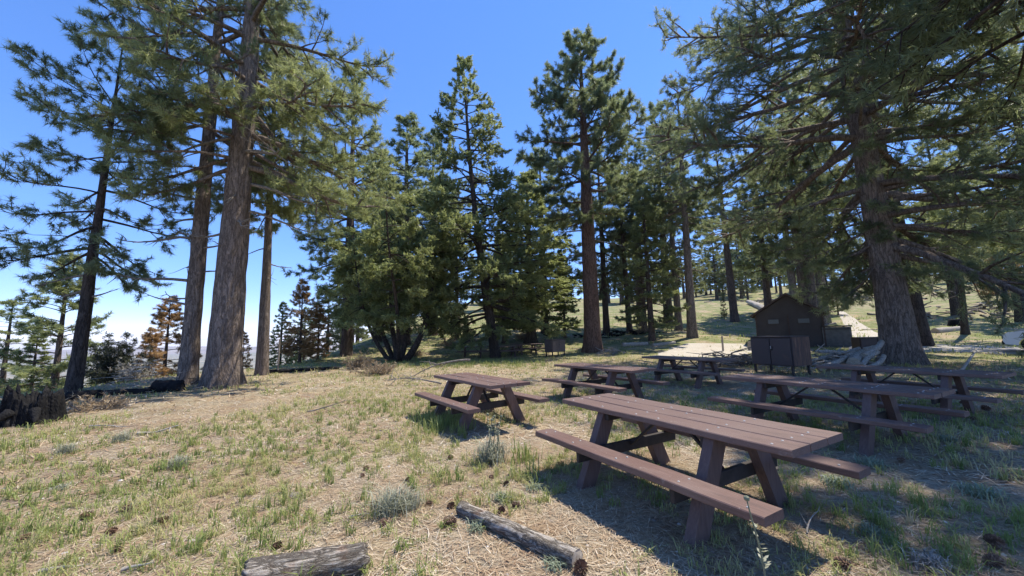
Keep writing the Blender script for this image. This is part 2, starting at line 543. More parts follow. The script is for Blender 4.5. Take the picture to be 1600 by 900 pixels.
def build_tree(seed, H, r0, prof, t0, n_prim, el=(-.15, .6), droop=.35, up=.5, lean=(0, 0), curve=(0, 0),
               sec=2.2, ter=3, tuft=(14, .2, .012, .75, .12), tuft_n=2, sides=18, rings=60, bark=.03, flare=.55,
               asym=None, dead=(), shape_pow=.85, whorl=0, sec_len=.38, sec_start=.3, min_tint=0., ter_len=.5, zmax=None, flat=.35, trunk_top=.03):
    """returns (wood V,F), (needle V, tint), list of dead branch line-lists"""
    rng = np.random.default_rng(seed)
    def axis(z):
        t = np.asarray(z) / H
        return np.stack([lean[0] * t + curve[0] * np.sin(t * np.pi), lean[1] * t + curve[1] * np.sin(t * np.pi), np.asarray(z, float) + 0 * t], -1)
    def rad(z):
        t = np.asarray(z) / H
        return r0 * ((1 - t) ** shape_pow * (1 - trunk_top) + trunk_top)
    # trunk
    zz = H * np.linspace(0, 1, rings) ** 1.35
    zz[0] = -.35
    th = np.arange(sides) * 2 * np.pi / sides
    c = axis(np.maximum(zz, 0)); c[:, 2] = zz
    R = rad(np.maximum(zz, 0))[:, None] * np.ones(sides)[None]
    ph = rng.uniform(0, 6.28, 4)
    fl = flare * r0 * np.exp(-np.maximum(zz, 0) / (r0 * 1.15))[:, None] * (.65 + .35 * np.cos(5 * th + ph[0]) + .25 * np.cos(3 * th + ph[1]))[None]
    R = R + fl
    a = th[None] * r0 * 14 / (2 * np.pi) * 6.28
    ridg = vnoise(a * .9 + .5 * np.sin(zz[:, None] * 2 + 3 * th[None]), zz[:, None] * 1.6, seed) - .5
    wrap = vnoise((a - r0 * 14 * 6.28) * .9 + .5 * np.sin(zz[:, None] * 2 + 3 * th[None]), zz[:, None] * 1.6, seed) - .5
    wgt = (th / (2 * np.pi))[None] ** 6
    ridg = ridg * (1 - wgt) + wrap * wgt
    R = R * (1 + .05 * np.cos(2 * th[None] + zz[:, None] * .35 + ph[2])) + bark * 2 * ridg * np.minimum(1, rad(np.maximum(zz, 0)) / r0 * 1.3)[:, None]
    V = c[:, None] + R[..., None] * np.stack([np.cos(th), np.sin(th), 0 * th], -1)[None]
    TV = V.reshape(-1, 3)
    i = np.arange(rings - 1)[:, None] * sides; j = np.arange(sides)[None]; k = (j + 1) % sides
    TF = np.stack([i + j, i + k, i + sides + k, i + sides + j], -1).reshape(-1, 4)
    # limbs
    big, mid, small, tp, td, tt = [], [], [], [], [], []
    ga = rng.uniform(0, 6.28)
    hs = []
    if whorl:
        lev = np.linspace(t0, .985, max(2, n_prim // whorl))
        for q in lev:
            hs += [q + rng.uniform(-.006, .006) for _ in range(whorl)]
    else:
        hs = list(t0 + (0.985 - t0) * np.sort(rng.uniform(0, 1, n_prim)) ** 1.0)
    for m, t in enumerate(hs):
        ga += 2.39996 + rng.normal(0, .35)
        z = H * t
        if zmax and z > zmax:
            continue
        L = interp_prof(prof, t) * rng.uniform(.68, 1.12)
        if asym:
            L *= asym(ga % (2 * np.pi), z)
        if L < .25:
            continue
        f = (t - t0) / max(1e-3, 1 - t0)
        e0 = el[0] + (el[1] - el[0]) * f + rng.normal(0, .12)
        p0 = axis(z)
        n1 = 9 if L > 2 else 6
        P = bend_line(rng, p0, ga, e0, L, n1, droop * (1 - .5 * f), up * (1 - .3 * f), .07)
        br = min(.42 * float(rad(z)), .018 + .020 * L) * rng.uniform(.8, 1.15)
        s = np.linspace(0, 1, n1)
        big.append((P, br * (1 - s * .88)))
        ns = max(3, int(L * sec))
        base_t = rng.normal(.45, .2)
        for q in range(ns):
            u = sec_start + (1 - sec_start) * (q + rng.uniform(.1, .9)) / ns
            x = u * (n1 - 1); i0 = min(int(x), n1 - 2); fr = x - i0
            p = P[i0] * (1 - fr) + P[i0 + 1] * fr
            d = P[i0 + 1] - P[i0]; d = d / np.linalg.norm(d)
            az = math.atan2(d[1], d[0]) + (1 if q % 2 else -1) * rng.uniform(.45, 1.15)
            ee = math.asin(np.clip(d[2], -1, 1)) + rng.normal(.10, flat)
            l2 = max(.25, L * sec_len * (1.15 - .75 * u) * rng.uniform(.6, 1.25))
            n2 = 5
            Q = bend_line(rng, p, az, ee, l2, n2, .25, .55, .09)
            s2 = np.linspace(0, 1, n2)
            mid.append((Q, max(.006, br * .38) * (1 - s2 * .8)))
            st = base_t + rng.normal(0, .18) + .5 * (u - .72)  # lighter toward limb tips: new growth, plus a sunlit look put into the tint
            ends = [(Q[-1], Q[-1] - Q[-2])]
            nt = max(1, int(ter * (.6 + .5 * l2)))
            for g in range(nt):
                u3 = rng.uniform(.25, 1)
                x = u3 * (n2 - 1); i0 = min(int(x), n2 - 2); fr = x - i0
                p3 = Q[i0] * (1 - fr) + Q[i0 + 1] * fr
                d3 = nrm((Q[i0 + 1] - Q[i0])[None])[0]
                v3 = d3 + rng.normal(0, .65, 3) + np.array([0, 0, .22])
                v3 /= np.linalg.norm(v3)
                l3 = ter_len * rng.uniform(.5, 1.2) * min(1, .45 + l2 * .5)
                m3 = p3 + v3 * l3 * .55 + rng.normal(0, .03, 3)
                e3 = p3 + v3 * l3 + np.array([0, 0, .1 * l3])
                small.append((np.stack([p3, e3]), np.array([.008, .004])))
                ends.append((e3, e3 - m3))
                if tuft_n > 1:
                    for w in range(tuft_n - 1):
                        fw = rng.uniform(.35, .9)
                        ends.append((p3 + (e3 - p3) * fw + rng.normal(0, .03, 3), v3 + rng.normal(0, .4, 3)))
            for qi, (e, dd) in enumerate(ends):
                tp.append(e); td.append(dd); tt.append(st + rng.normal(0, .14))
    # leader
    tip = axis(H)
    for q in range(6):
        tp.append(tip + np.array([0, 0, -.12 * q])); td.append(np.array([rng.normal(0, .3), rng.normal(0, .3), 1])); tt.append(.6)
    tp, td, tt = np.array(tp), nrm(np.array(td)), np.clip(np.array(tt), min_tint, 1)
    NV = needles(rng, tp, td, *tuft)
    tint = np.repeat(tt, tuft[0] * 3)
    off = len(TV); VV = [TV]; FF = [TF]
    for lines, sd in ((big, 6), (mid, 3), (small, 3)):
        if lines:
            v, f2 = tubes_batch(lines, sd)
            VV.append(v); FF.append(f2 + off); off += len(v)
    # dead limbs
    deads = []
    for (z, az, L, e0, dr) in dead:
        p0 = axis(z)
        P = bend_line(rng, p0, az, e0, L, 9, dr, .35, .13)
        s = np.linspace(0, 1, 9)
        ls = [(P, (.026 + .014 * L) * (1 - s * .8))]
        for q in range(int(2 + L * 1.6)):
            i0 = rng.integers(3, 8)
            d = P[i0] - P[i0 - 1]
            a2 = math.atan2(d[1], d[0]) + rng.choice([-1, 1]) * rng.uniform(.4, 1.1)
            ls.append((bend_line(rng, P[i0], a2, rng.normal(-.1, .35), L * rng.uniform(.12, .38), 5, .2, .3, .14), np.linspace(.4, .12, 5) * (.02 + .014 * L) * .8))
        deads.append(ls)
    return (np.concatenate(VV), np.concatenate(FF)), (NV, tint), deads

def tree_meshes(name, args, tri_far=False):
    (V, F), (NV, tint), deads = build_tree(**args)
    tm = mesh_np(name + "_trunk", V, [F], smooth=True)
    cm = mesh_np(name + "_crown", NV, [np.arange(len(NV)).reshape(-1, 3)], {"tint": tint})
    dm = []
    for ls in deads:
        v, f = tubes_batch(ls, 5)
        dm.append(mesh_np(name + "_dead_branch", v, [f], smooth=True))
    return tm, cm, dm

def plant_tree(name, meshes, loc, label, cat="tree", group=None, rotz=0, scale=1, bark=BARK_GREY, leaf=PINE, tilt=(0, 0)):
    tm, cm, dm = meshes
    t = thing(name, loc, rotz, label, cat, group)
    t.rotation_euler = (tilt[0], tilt[1], rotz)
    t.scale = (scale, scale, scale) if not isinstance(scale, tuple) else scale
    link("trunk", tm, bark, t)
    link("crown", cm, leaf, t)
    for d in dm:
        link("dead_branch", d, DEADWOOD, t)
    return t

PI = math.pi
# --- the big pine left of centre
A = dict(seed=11, H=27, r0=.47, t0=.27, n_prim=70, prof=[(.2, 3.6), (.33, 5.0), (.5, 5.6), (.75, 4), (1, .5)], el=(-.28, .5), droop=.35, up=.45,
         tuft=(13, .24, .017, .75, .18), tuft_n=4, ter=6, sec=3.0, sides=80, rings=170, bark=.028, flare=.42, lean=(.35, 0),
         asym=lambda a, z: 1.0 if math.cos(a) > -.2 else .75,
         dead=[(5.2, 3.0, 2.2, .1, .3), (6.0, .2, 2.6, -.1, .4), (6.6, -1.2, 1.4, -.2, .5), (7.0, .5, 3.6, -.15, .5), (7.6, 2.6, 2.0, .2, .2), (5.6, -.5, 2.4, -.2, .3), (8.2, -.4, 3.8, -.3, .3), (8.7, 3.6, 3.0, -.1, .2), (4.6, -1.9, .8, .3, .2), (9.3, -.9, 3.4, -.35, .2)])
plant_tree("pine_tree", tree_meshes("pine_left", A), ground(347, 603), "massive grey-barked pine with a broad flared trunk left of the grassy clearing")
# --- behind it to the left
A = dict(seed=23, H=22, r0=.29, t0=.36, n_prim=52, prof=[(.3, 2.6), (.45, 3.4), (.7, 3), (1, .4)], el=(-.25, .5), tuft=(15, .22, .016, .75, .16), tuft_n=4, ter=6, sec=2.8,
         sides=48, rings=110, bark=.022, flare=.3, lean=(-.1, .3),
         dead=[(3.6, 3.3, 2.7, .15, .35), (4.3, 2.9, 2.0, .2, .3), (3.0, 2.8, 1.2, .05, .1), (5.1, 3.6, 2.2, .2, .4), (2.7, 3.5, 1.5, .2, .2), (5.9, 3.0, 1.8, .25, .3), (4.8, -.2, 1.4, .2, .2), (6.6, 3.3, 2.2, .3, .3), (3.9, .3, 1.1, .3, .1)])
plant_tree("pine_tree", tree_meshes("pine_second", A), ground(292, 601), "pine with long bare dead lower branches just behind the massive left pine", bark=BARK_GREY, leaf=PINE_DARK)
# --- slim one at the far left
A = dict(seed=31, H=12.6, r0=.185, t0=.34, n_prim=44, prof=[(.3, 1.9), (.45, 2.6), (.7, 2.3), (.88, 1.7), (1, .8)], el=(-.35, .65), droop=.35, up=.75, tuft=(22, .20, .017, .85, .12), tuft_n=3, ter=4.5, sec=3.2,
         sides=36, rings=80, bark=.015, flare=.25, lean=(.1, .2), sec_start=.35,
         dead=[(3.3, 2.9, 1.7, -.25, .1), (3.8, 3.5, 1.3, -.2, .2), (3.0, .3, .9, .2, .2)])
plant_tree("pine_tree", tree_meshes("pine_slim", A), ground(115, 612), "slim dark-trunked pine with tufted needle clumps at the far left", bark=BARK_DARK, leaf=PINE_DARK)
# --- the tall reddish pine in the middle
A = dict(seed=47, H=24.6, r0=.66, t0=.40, n_prim=64, prof=[(.38, 3.0), (.48, 4.6), (.6, 5.0), (.75, 4.2), (.9, 2.9), (1, 1.0)], el=(-.1, .75), droop=.3, up=.5, tuft=(11, .33, .034, .8, .25), tuft_n=4, ter=6.5, sec=2.8,
         sides=40, rings=90, bark=.03, flare=.4, lean=(.1, 0), shape_pow=.75,
         dead=[(7.5, 2.8, 2.4, .1, .3), (8.5, .2, 2.8, .2, .3), (6.5, 3.3, 1.5, .2, .3), (9.2, 3.0, 3.0, .1, .3)])
plant_tree("pine_tree", tree_meshes("pine_mid", A), ground(927, 550), "tall round-topped pine with reddish trunk beside the far grey food locker", bark=BARK_RED, leaf=PINE_DARK)
# --- the big pine on the right
A = dict(seed=53, H=22.5, r0=.54, t0=.18, n_prim=132, prof=[(.15, 5.0), (.28, 6.8), (.45, 7.6), (.62, 7.0), (.8, 4.2), (.92, 2.0), (1, .5)], el=(-.3, .5), droop=.35, up=.45, tuft=(11, .27, .020, .75, .2), tuft_n=4, ter=4.3, sec=2.6,
         sides=72, rings=150, bark=.032, flare=.45, shape_pow=.62, lean=(-.6, .2), asym=lambda a, z: (1.15 if math.cos(a) < 0 else .9) * (.38 if (math.cos(a - 3.93) > .75 and z < 11.5) else 1) * (.34 if (math.cos(a) < -.2 and z < 6.6) else 1) * (.75 if (math.cos(a) < -.2 and 6.6 <= z < 8) else 1) * (1.12 if (math.cos(a - 3.93) > .6 and z > 12.5) else 1),
         dead=[(4.4, .1, 3.2, -.1, .3), (6.4, 2.9, 2.4, .2, .2), (5.6, -.3, 3.6, .1, .4), (6.2, -1.9, 1.4, .2, .2), (4.0, .5, 2.4, .1, .4), (7.0, .2, 3.0, .2, .5), (8.2, -1.4, 1.2, .3, .3), (4.8, -.7, 2.0, -.1, .3)])
plant_tree("pine_tree", tree_meshes("pine_right", A), ground(1412, 569), "huge furrowed pine with a wide shading crown beside the log pile on the right", bark=BARK_GREY, leaf=PINE_DARK)
# --- behind it
A = dict(seed=61, H=27, r0=.50, t0=.24, n_prim=58, prof=[(.2, 3.5), (.4, 5.5), (.7, 4.2), (1, .6)], el=(-.25, .5), tuft=(11, .32, .036, .8, .25), tuft_n=4, ter=4.6, sec=2.4,
         sides=36, rings=80, bark=.03, flare=.4, lean=(-1.6, 0), dead=[(4.5, .1, 3.5, -.1, .4), (5.2, -.5, 3, -.05, .4), (4.0, .3, 4, .1, .4)])
RP2 = tree_meshes("pine_right_back", A)
plant_tree("pine_tree", RP2, ground(1442, 541), "dark leaning pine trunk directly behind the huge furrowed right pine", bark=BARK_DARK, leaf=PINE)
# --- one whose trunk stands past the right edge
plant_tree("pine_tree", RP2, on_ground(1745, 17), "pine crown reaching in from past the right edge of the picture", bark=BARK_DARK, leaf=PINE_DARK, rotz=2.2, scale=.95)

plant_tree("pine_tree", RP2, on_ground(1668, 25), "pine rising behind the white vehicle at the right edge", bark=BARK_DARK, leaf=PINE, rotz=4.1, scale=.9)
# --- unseen pines off to the right, added to shade the tables and right foreground
SH = tree_meshes("pine_shade", dict(seed=67, H=17, r0=.26, t0=.50, n_prim=56, prof=[(.45, 3.0), (.6, 3.6), (.8, 2.9), (1, .8)], el=(-.1, .6), tuft=(9, .30, .032, .8, .25), tuft_n=3, ter=4, sec=2.4, sides=18, rings=40, bark=.015))
for x_, y_, s_, r_, lab_ in [(11.0, 6.7, 1.0, 0., "nearest of the unseen pines past the right edge that shade the tables"), (13.9, 9.0, 1.08, 2., "middle one of the unseen pines past the right edge that shade the tables"), (9.6, 3.7, .92, 4., "farthest of the unseen pines past the right edge that shade the tables")]:
    plant_tree("pine_tree", SH, (x_, y_, float(height(x_, y_))), lab_, rotz=r_, scale=s_, bark=BARK_DARK, leaf=PINE_DARK)
# --- fir and many-stemmed tree in the middle
A = dict(seed=71, H=22.3, r0=.33, t0=.10, n_prim=120, prof=[(.08, 3.2), (.2, 5.6), (.40, 5.0), (.56, 3.9), (.74, 2.6), (.9, 1.2), (1, .25)], el=(-.12, .35), droop=.25, up=.3, tuft=(8, .19, .052, .55, .28), tuft_n=5, ter=4.6, sec=2.8,
         sides=28, rings=70, bark=.02, flare=.35, lean=(-2.1, 0), curve=(-.35, 0), whorl=4, flat=.22, ter_len=.6)
plant_tree("fir_tree", tree_meshes("fir_spire", A), ground(775, 559), "tall fir with a pointed spire and a leaning dark trunk in the middle", bark=BARK_DARK, leaf=FIR)

def multi_stem(loc, label):
    rng = np.random.default_rng(83)
    t = thing("spreading_tree", loc, 0, label, "tree")
    tp, td, tt = [], [], []
    stems = [(-2.2, -.2, 1.05), (-.7, .6, 1.35), (.5, .3, 1.3), (1.6, -.3, 1.1), (2.5, .5, .95), (-1.5, 1.2, 1.2), (.3, -1.1, 1.15)]
    for k, (dx, dy, e) in enumerate(stems):
        az = math.atan2(dy, dx)
        L = 9.2 * rng.uniform(.88, 1.1)
        out = abs(dx) > 1
        P = bend_line(rng, np.array([dx * .12, dy * .12, -.1]), az, .78 if out else e, L, 14, -.5 if out else -.2, .2 if out else .1, .08)
        s = np.linspace(0, 1, 14)
        me = MB().tube(P, .18 * (1 - .85 * s) * rng.uniform(.75, 1.1), 10).mesh("stem", True)
        link("stem", me, BARK_DARK, t)
        lines = []
        for q in range(40):
            i0 = int(rng.integers(4, 14))
            a2 = rng.uniform(0, 6.28); l2 = rng.uniform(1.1, 2.9)
            Q = bend_line(rng, P[i0], a2, rng.normal(.1, .4), l2, 6, .4, .1, .12)
            lines.append((Q, np.linspace(.035, .006, 6)))
            bt = rng.normal(.5, .22)
            for g in range(17):
                i1 = int(rng.integers(3, 6)); v3 = nrm((rng.normal(0, 1, 3) + np.array([0, 0, -.25]))[None])[0]
                v3 = nrm((v3 * np.array([1, 1, .55]))[None])[0]; l3 = rng.uniform(.2, .62); e3 = Q[i1] + v3 * l3
                lines.append((np.stack([Q[i1], e3]), np.array([.009, .004])))
                for w in range(4):
                    tp.append(Q[i1] + v3 * l3 * rng.uniform(.3, 1) + rng.normal(0, .07, 3)); td.append(v3 + rng.normal(0, .4, 3)); tt.append(bt + rng.normal(0, .16))
        v, f = tubes_batch(lines, 3)
        link("branch", mesh_np("branch", v, [f]), BARK_DARK, t)
    tp, td, tt = np.array(tp), nrm(np.array(td)), np.clip(tt, 0, 1)
    keep = tp[:, 2] > 2.0 + rng.normal(0, .25, len(tp))
    NV = needles(rng, tp[keep], td[keep], 9, .19, .05, .6, .25)
    link("crown", mesh_np("spreading_crown", NV, [np.arange(len(NV)).reshape(-1, 3)], {"tint": np.repeat(np.array(tt)[keep], 27)}), FIR, t)
multi_stem(ground(622, 566), "low many-stemmed spreading tree with curving trunks and dense dark crown")

# --- prototypes for the trees farther off
P1 = tree_meshes("pine_a", dict(seed=101, H=22, r0=.38, t0=.22, n_prim=84, prof=[(.2, 3.0), (.4, 3.8), (.7, 2.8), (1, .4)], el=(-.2, .6), tuft=(10, .36, .05, .8, .3), tuft_n=3, ter=4, sec=2.4, sides=16, rings=40, bark=.02, flare=.3))
P2 = tree_meshes("pine_b", dict(seed=103, H=24, r0=.42, t0=.42, n_prim=66, prof=[(.4, 2.6), (.55, 3.6), (.8, 2.9), (1, .6)], el=(-.15, .7), tuft=(10, .36, .05, .8, .3), tuft_n=3, ter=4, sec=2.4, sides=16, rings=40, bark=.02, flare=.3, lean=(.4, 0),
                                  dead=[(6, 1, 2, .1, .3), (7, 3, 2, .1, .3), (8, 5, 1.8, .1, .3)]))
P3 = tree_meshes("fir_a", dict(seed=107, H=16, r0=.26, t0=.12, n_prim=104, prof=[(.13, 2.3), (.25, 2.6), (.6, 1.7), (1, .15)], el=(-.15, .4), droop=.2, up=.3, tuft=(9, .24, .06, .6, .3), tuft_n=3, ter=4.2, sec=2.8, sides=14, rings=40, bark=.015, whorl=4, flat=.25))
P4 = tree_meshes("pine_young", dict(seed=109, H=10, r0=.17, t0=.10, n_prim=84, prof=[(.06, 1.7), (.3, 2.0), (.65, 1.4), (1, .25)], el=(-.05, .7), tuft=(12, .24, .03, .8, .2), tuft_n=3, ter=4.4, sec=3.0, sides=14, rings=36, bark=.01))
P5 = tree_meshes("pine_thin", dict(seed=113, H=20, r0=.30, t0=.5, n_prim=32, prof=[(.45, 1.6), (.6, 2.4), (.85, 1.8), (1, .4)], el=(-.2, .6), tuft=(9, .34, .05, .8, .25), tuft_n=3, ter=3.6, sec=2.4, sides=14, rings=36, bark=.015,
                                   dead=[(4, 1, 1.6, -.1, .3), (5, 3.4, 1.8, -.1, .3), (6, 5, 1.6, 0, .3), (7, 2.1, 1.8, 0, .3), (3.4, 0, 1.3, 0, .2), (8, 4.2, 1.6, 0, .2)]))
P6 = tree_meshes("pine_full", dict(seed=127, H=24, r0=.42, t0=.13, n_prim=96, prof=[(.12, 3.2), (.3, 4.2), (.6, 3.4), (1, .4)], el=(-.25, .55), tuft=(11, .34, .04, .8, .3), tuft_n=3, ter=4.4, sec=2.4, sides=18, rings=44, bark=.02, flare=.3))
def place(proto, px, py, H0, top, label, name="pine_tree", depth=None, rotz=None, bark=BARK_FAR, leaf=FAR_PINE, group=None, tilt=(0, 0), wide=1.0, Habs=None):
    """stand a tree with its foot at pixel (px, py) (or at a depth) and its tip at pixel row top"""
    p = on_ground(px, depth) if depth else ground(px, py)
    Ht = Habs or (at_depth(px, top, p[1])[2] - p[2])
    s = Ht / H0
    return plant_tree(name, proto, p, label, group=group, rotz=rotz if rotz is not None else (px * 1.7) % 6.28, scale=(s * wide, s * wide, s), bark=bark, leaf=leaf, tilt=tilt)

place(P6, 541, 556, 24, 100, "tall pine with straight trunk standing left of the many-stemmed tree", leaf=PINE)
place(P2, 409, 586, 24, 40, "thin pine with bare lower trunk just right of the massive left pine", leaf=PINE, bark=BARK_GREY, wide=.8)
place(P1, 632, 538, 22, 180, "dark bushy pine behind the many-stemmed tree", leaf=PINE_DARK, wide=1.35)
place(P4, 470, 566, 10, 440, "scorched brown young pine with dry orange needles left of the clearing edge", depth=26, leaf=BROWN_N, wide=1.15)
place(P4, 498, 566, 10, 478, "smaller scorched brown pine beside the taller scorched one", depth=27, leaf=BROWN_N, wide=1.2, rotz=1)
place(P3, 830, 536, 16, 268, "stout fir right of the leaning fir, its crown merging with it", "fir_tree", leaf=FIR, wide=1.9, bark=BARK_DARK)
place(P3, 883, 528, 16, 375, "small fir with slender trunk behind the far grey food locker", "fir_tree", leaf=FIR)
place(P3, 788, 536, 16, 330, "thin fir behind the far picnic tables", "fir_tree", leaf=FIR)
place(P5, 714, 531, 20, 300, "thin grey trunk standing behind the left far picnic table")
place(P1, 948, 521, 22, 215, "dark trunk close behind the tall round-topped pine")
place(P2, 984, 521, 24, 225, "slender grey trunk right of the tall round-topped pine", wide=.9)
place(P3, 1019, 532, 16, 285, "young bushy light green fir with a bare lower trunk near the gravel pad", "fir_tree", leaf=PINE, wide=1.2)
place(P2, 1082, 527, 24, 130, "tall straight pine left of the gravel pad, nearest of the two there", bark=BARK_GREY, leaf=PINE_DARK)
place(P1, 1061, 516, 22, 200, "pine trunk a little farther back beside the tall straight pine", bark=BARK_GREY)
place(P5, 1008, 517, 20, 260, "thin pale trunk in the gap behind the young fir")
for k, (px, py, tp_, nm) in enumerate([(1246, 505, 170, "leftmost"), (1260, 503, 120, "second"), (1274, 504, 90, "third"), (1289, 507, 140, "rightmost")]):
    place((P2, P1, P5, P2)[k], px, py, (24, 22, 20, 24)[k], tp_, nm + " of the four trunks rising behind the brown hut roof", bark=BARK_GREY, leaf=PINE_DARK if k % 2 else FAR_PINE)
place(P5, 1508, 522, 20, 230, "slim dark leaning trunk in the right meadow near the road", bark=BARK_DARK, tilt=(0, -.09))
place(P1, 1494, 494, 22, 200, "thick trunk farther back in the right meadow", bark=BARK_DARK)
place(P2, 1596, 503, 24, 200, "dark trunk at the right edge beyond the white vehicle", bark=BARK_DARK)
place(P4, 1570, 470, 10, 385, "orange-brown dead pine beyond the right meadow", leaf=BROWN_N, wide=1.5)
place(P4, 1132, 499, 10, 462, "lone little pine on the open grassy hill left of the hut", wide=.8)
place(P4, 1310, 492, 10, 430, "small bushy pine right behind the hut beside the path", wide=1.1)
place(P6, 590, 0, 24, 232, "broad pine filling the gap left of the many-stemmed tree", depth=37, leaf=PINE, wide=1.2)
place(P6, 676, 0, 24, 205, "broad pine between the many-stemmed tree and the fir spire", depth=41, leaf=FAR_PINE, wide=1.2)
place(P1, 852, 0, 22, 232, "dark pine filling the gap left of the tall round-topped pine", depth=40, leaf=PINE_DARK, wide=1.3)
place(P2, 1003, 0, 24, 225, "full pine seen right behind the slender grey trunk", depth=45, leaf=FAR_PINE, wide=1.15)
place(P2, 1046, 0, 24, 165, "full tall pine between the young fir and the tall straight pine", depth=43, leaf=PINE_DARK, wide=1.1)
place(P2, 1150, 0, 24, 215, "full pine behind the left limbs of the huge right pine", depth=48, leaf=FAR_PINE, wide=1.2)
place(P1, 1205, 0, 22, 240, "dark pine standing left of the hut roof in the background", depth=52, leaf=PINE_DARK, wide=1.3)
# down the slope on the left
place(P4, 95, 0, 10, 405, "open-crowned pine seen behind the slim left pine", depth=21, leaf=PINE, wide=1.25)
place(P5, 14, 0, 20, 472, "young pine at the left edge beyond the charred stump", depth=24, leaf=PINE, wide=1.7)
place(P3, 60, 0, 16, 520, "low bushy fir behind the charred stump", "fir_tree", depth=22, leaf=PINE, wide=1.6)
place(P4, 262, 0, 10, 468, "half-scorched pine with brown and green needles left of the two large pines", depth=23, leaf=BROWN_N, wide=1.35)
place(P4, 238, 0, 10, 515, "low brown scorched sapling beside the half-scorched pine", depth=20, leaf=BROWN_N, wide=1.3)
place(P4, 382, 0, 10, 520, "scorched young pine peeping out right of the massive left trunk", depth=24, leaf=BROWN_N, wide=1.1, rotz=2)
place(P3, 440, 0, 16, 470, "dark young fir on the slope behind the thin bare pine", "fir_tree", depth=34, leaf=FIR, wide=1.2)
place(P1, 600, 0, 22, 330, "bushy pine on the far slope behind the many-stemmed tree", depth=60)
# distant rows on the hill
rng = np.random.default_rng(5)
far_zones = [  # x range in pixels, depth range, count, label
    ((445, 580), (48, 80), 6, "distant pine on the slope left of the many-stemmed tree"),
    ((585, 905), (70, 110), 16, "distant pine on the hill behind the middle picnic tables"),
    ((940, 1075), (75, 120), 12, "distant pine in the tree line behind the reddish pine"),
    ((1090, 1240), (78, 125), 20, "distant dark pine in the row on the hill left of the hut"),
    ((1250, 1400), (85, 130), 14, "distant pine above the path behind the hut"),
    ((1450, 1680), (70, 125), 18, "distant pine in the tree line beyond the right meadow"),
]
for (x0, x1), (y0, y1), n, lab in far_zones:
    for k in range(n):
        px = x0 + (x1 - x0) * (k + rng.uniform(0, 1)) / n
        p = on_ground(px, rng.uniform(y0, y1))
        pr, h0 = [(P1, 22), (P2, 24), (P3, 16), (P6, 24)][int(rng.integers(0, 4))]
        s = rng.uniform(10, 18) / h0
        plant_tree("pine_tree", pr, p, lab, group=lab.replace("distant", "the distant", 1) + "s", rotz=rng.uniform(0, 6.28), scale=(s * 1.35, s * 1.35, s), bark=BARK_FAR, leaf=FAR_PINE)

# ---------------------------------------------------------------- picnic tables
tm_ = Mat("brown_plastic_lumber", .55, .35)
_c = tm_.coords((1.2, 22, 22))
_n = tm_.noise(3, 6, _c, .7)
_s = tm_.noise(2.2, 4, None, .6)
tcol = tm_.ramp(_n, [(.3, (.100, .055, .043)), (.55, (.148, .085, .067)), (.75, (.20, .125, .10))])
tcol = tm_.mix(tm_.ramp(_s, [(.45, 0), (.75, .45)]), tcol, (.22, .165, .14))
tcol = tm_.mix(tm_.ramp(tm_.noise(30, 4, None, .8), [(.60, 0), (.75, .5)]), tcol, (.075, .05, .045))
tcol = tm_.mix(tm_.ramp(tm_.noise(95, 2, None, .5), [(.705, 0), (.73, .8)]), tcol, (.42, .38, .34))
_oi = tm_.node("ShaderNodeObjectInfo")
tcol = tm_.mix(tm_.ramp(_oi.outputs["Random"], [(0, .0), (1, .45)]), tcol, tm_.mix(_s, (.20, .15, .132), (.12, .078, .066)))
_st = tm_.ramp(tm_.noise(1.6, 6, tm_.coords((1, 5, 5)), .75, 1.2), [(.54, 0), (.68, .55)])
tcol = tm_.mix(_st, tcol, (.075, .050, .043))
tcol = tm_.mix(tm_.ramp(tm_.noise(5.5, 5, None, .7), [(.64, 0), (.72, .5)]), tcol, (.30, .255, .225))
tm_.color(tcol).bump(_n, .35, .008)
LUMBER = tm_.m
tl_ = Mat("brown_plastic_lumber_upright", .6, .3)
_nl = tl_.noise(3, 6, tl_.coords((22, 14, 1.5)), .7)
tl_.color(tl_.mix(tl_.ramp(tl_.noise(3, 4), [(.45, 0), (.75, .5)]), tl_.ramp(_nl, [(.3, (.095, .058, .050)), (.55, (.135, .085, .072)), (.75, (.175, .118, .10))]), (.085, .06, .054))).bump(_nl, .2, .004)
LUMBER_LEG = tl_.m
st_ = Mat("dark_steel", .6, .4)
st_.color(st_.ramp(st_.noise(12, 4), [(.4, (.022, .018, .017)), (.7, (.05, .038, .033))]))
STEEL = st_.m
bl_ = Mat("zinc_bolt", .45, .5); bl_.color((.36, .345, .325)); BOLT = bl_.m

W2, BO, BI, HT, HB, FV, FU = .376, .765, .55, .742, .438, .615, .593
BOLT_ME = MB().tube([(0, 0, -.01), (0, 0, .002), (0, 0, .005)], [.0095, .0095, .005], 8).mesh("bolt")
def plank(rng, L, w, th):
    """one board with eased edges and a faint sag and twist"""
    n = 7
    xs = np.linspace(-L / 2, L / 2, n)
    b = .006
    prof = np.array([(-w / 2 + b, -th), (w / 2 - b, -th), (w / 2, -th + b), (w / 2, -b), (w / 2 - b, 0), (-w / 2 + b, 0), (-w / 2, -b), (-w / 2, -th + b)])
    sag = rng.normal(0, .002, n); sl = rng.normal(0, .0015, n)
    V = np.array([[x, p[0] + sl[i], p[1] + sag[i]] for i, x in enumerate(xs) for p in prof])
    i = np.arange(n - 1)[:, None] * 8; j = np.arange(8)[None]; k = (j + 1) % 8
    mb = MB()
    mb.add(V, [np.stack([i + j, i + k, i + 8 + k, i + 8 + j], -1).reshape(-1, 4), np.arange(8)[::-1], np.arange(8) + (n - 1) * 8])
    return mb.mesh("plank")

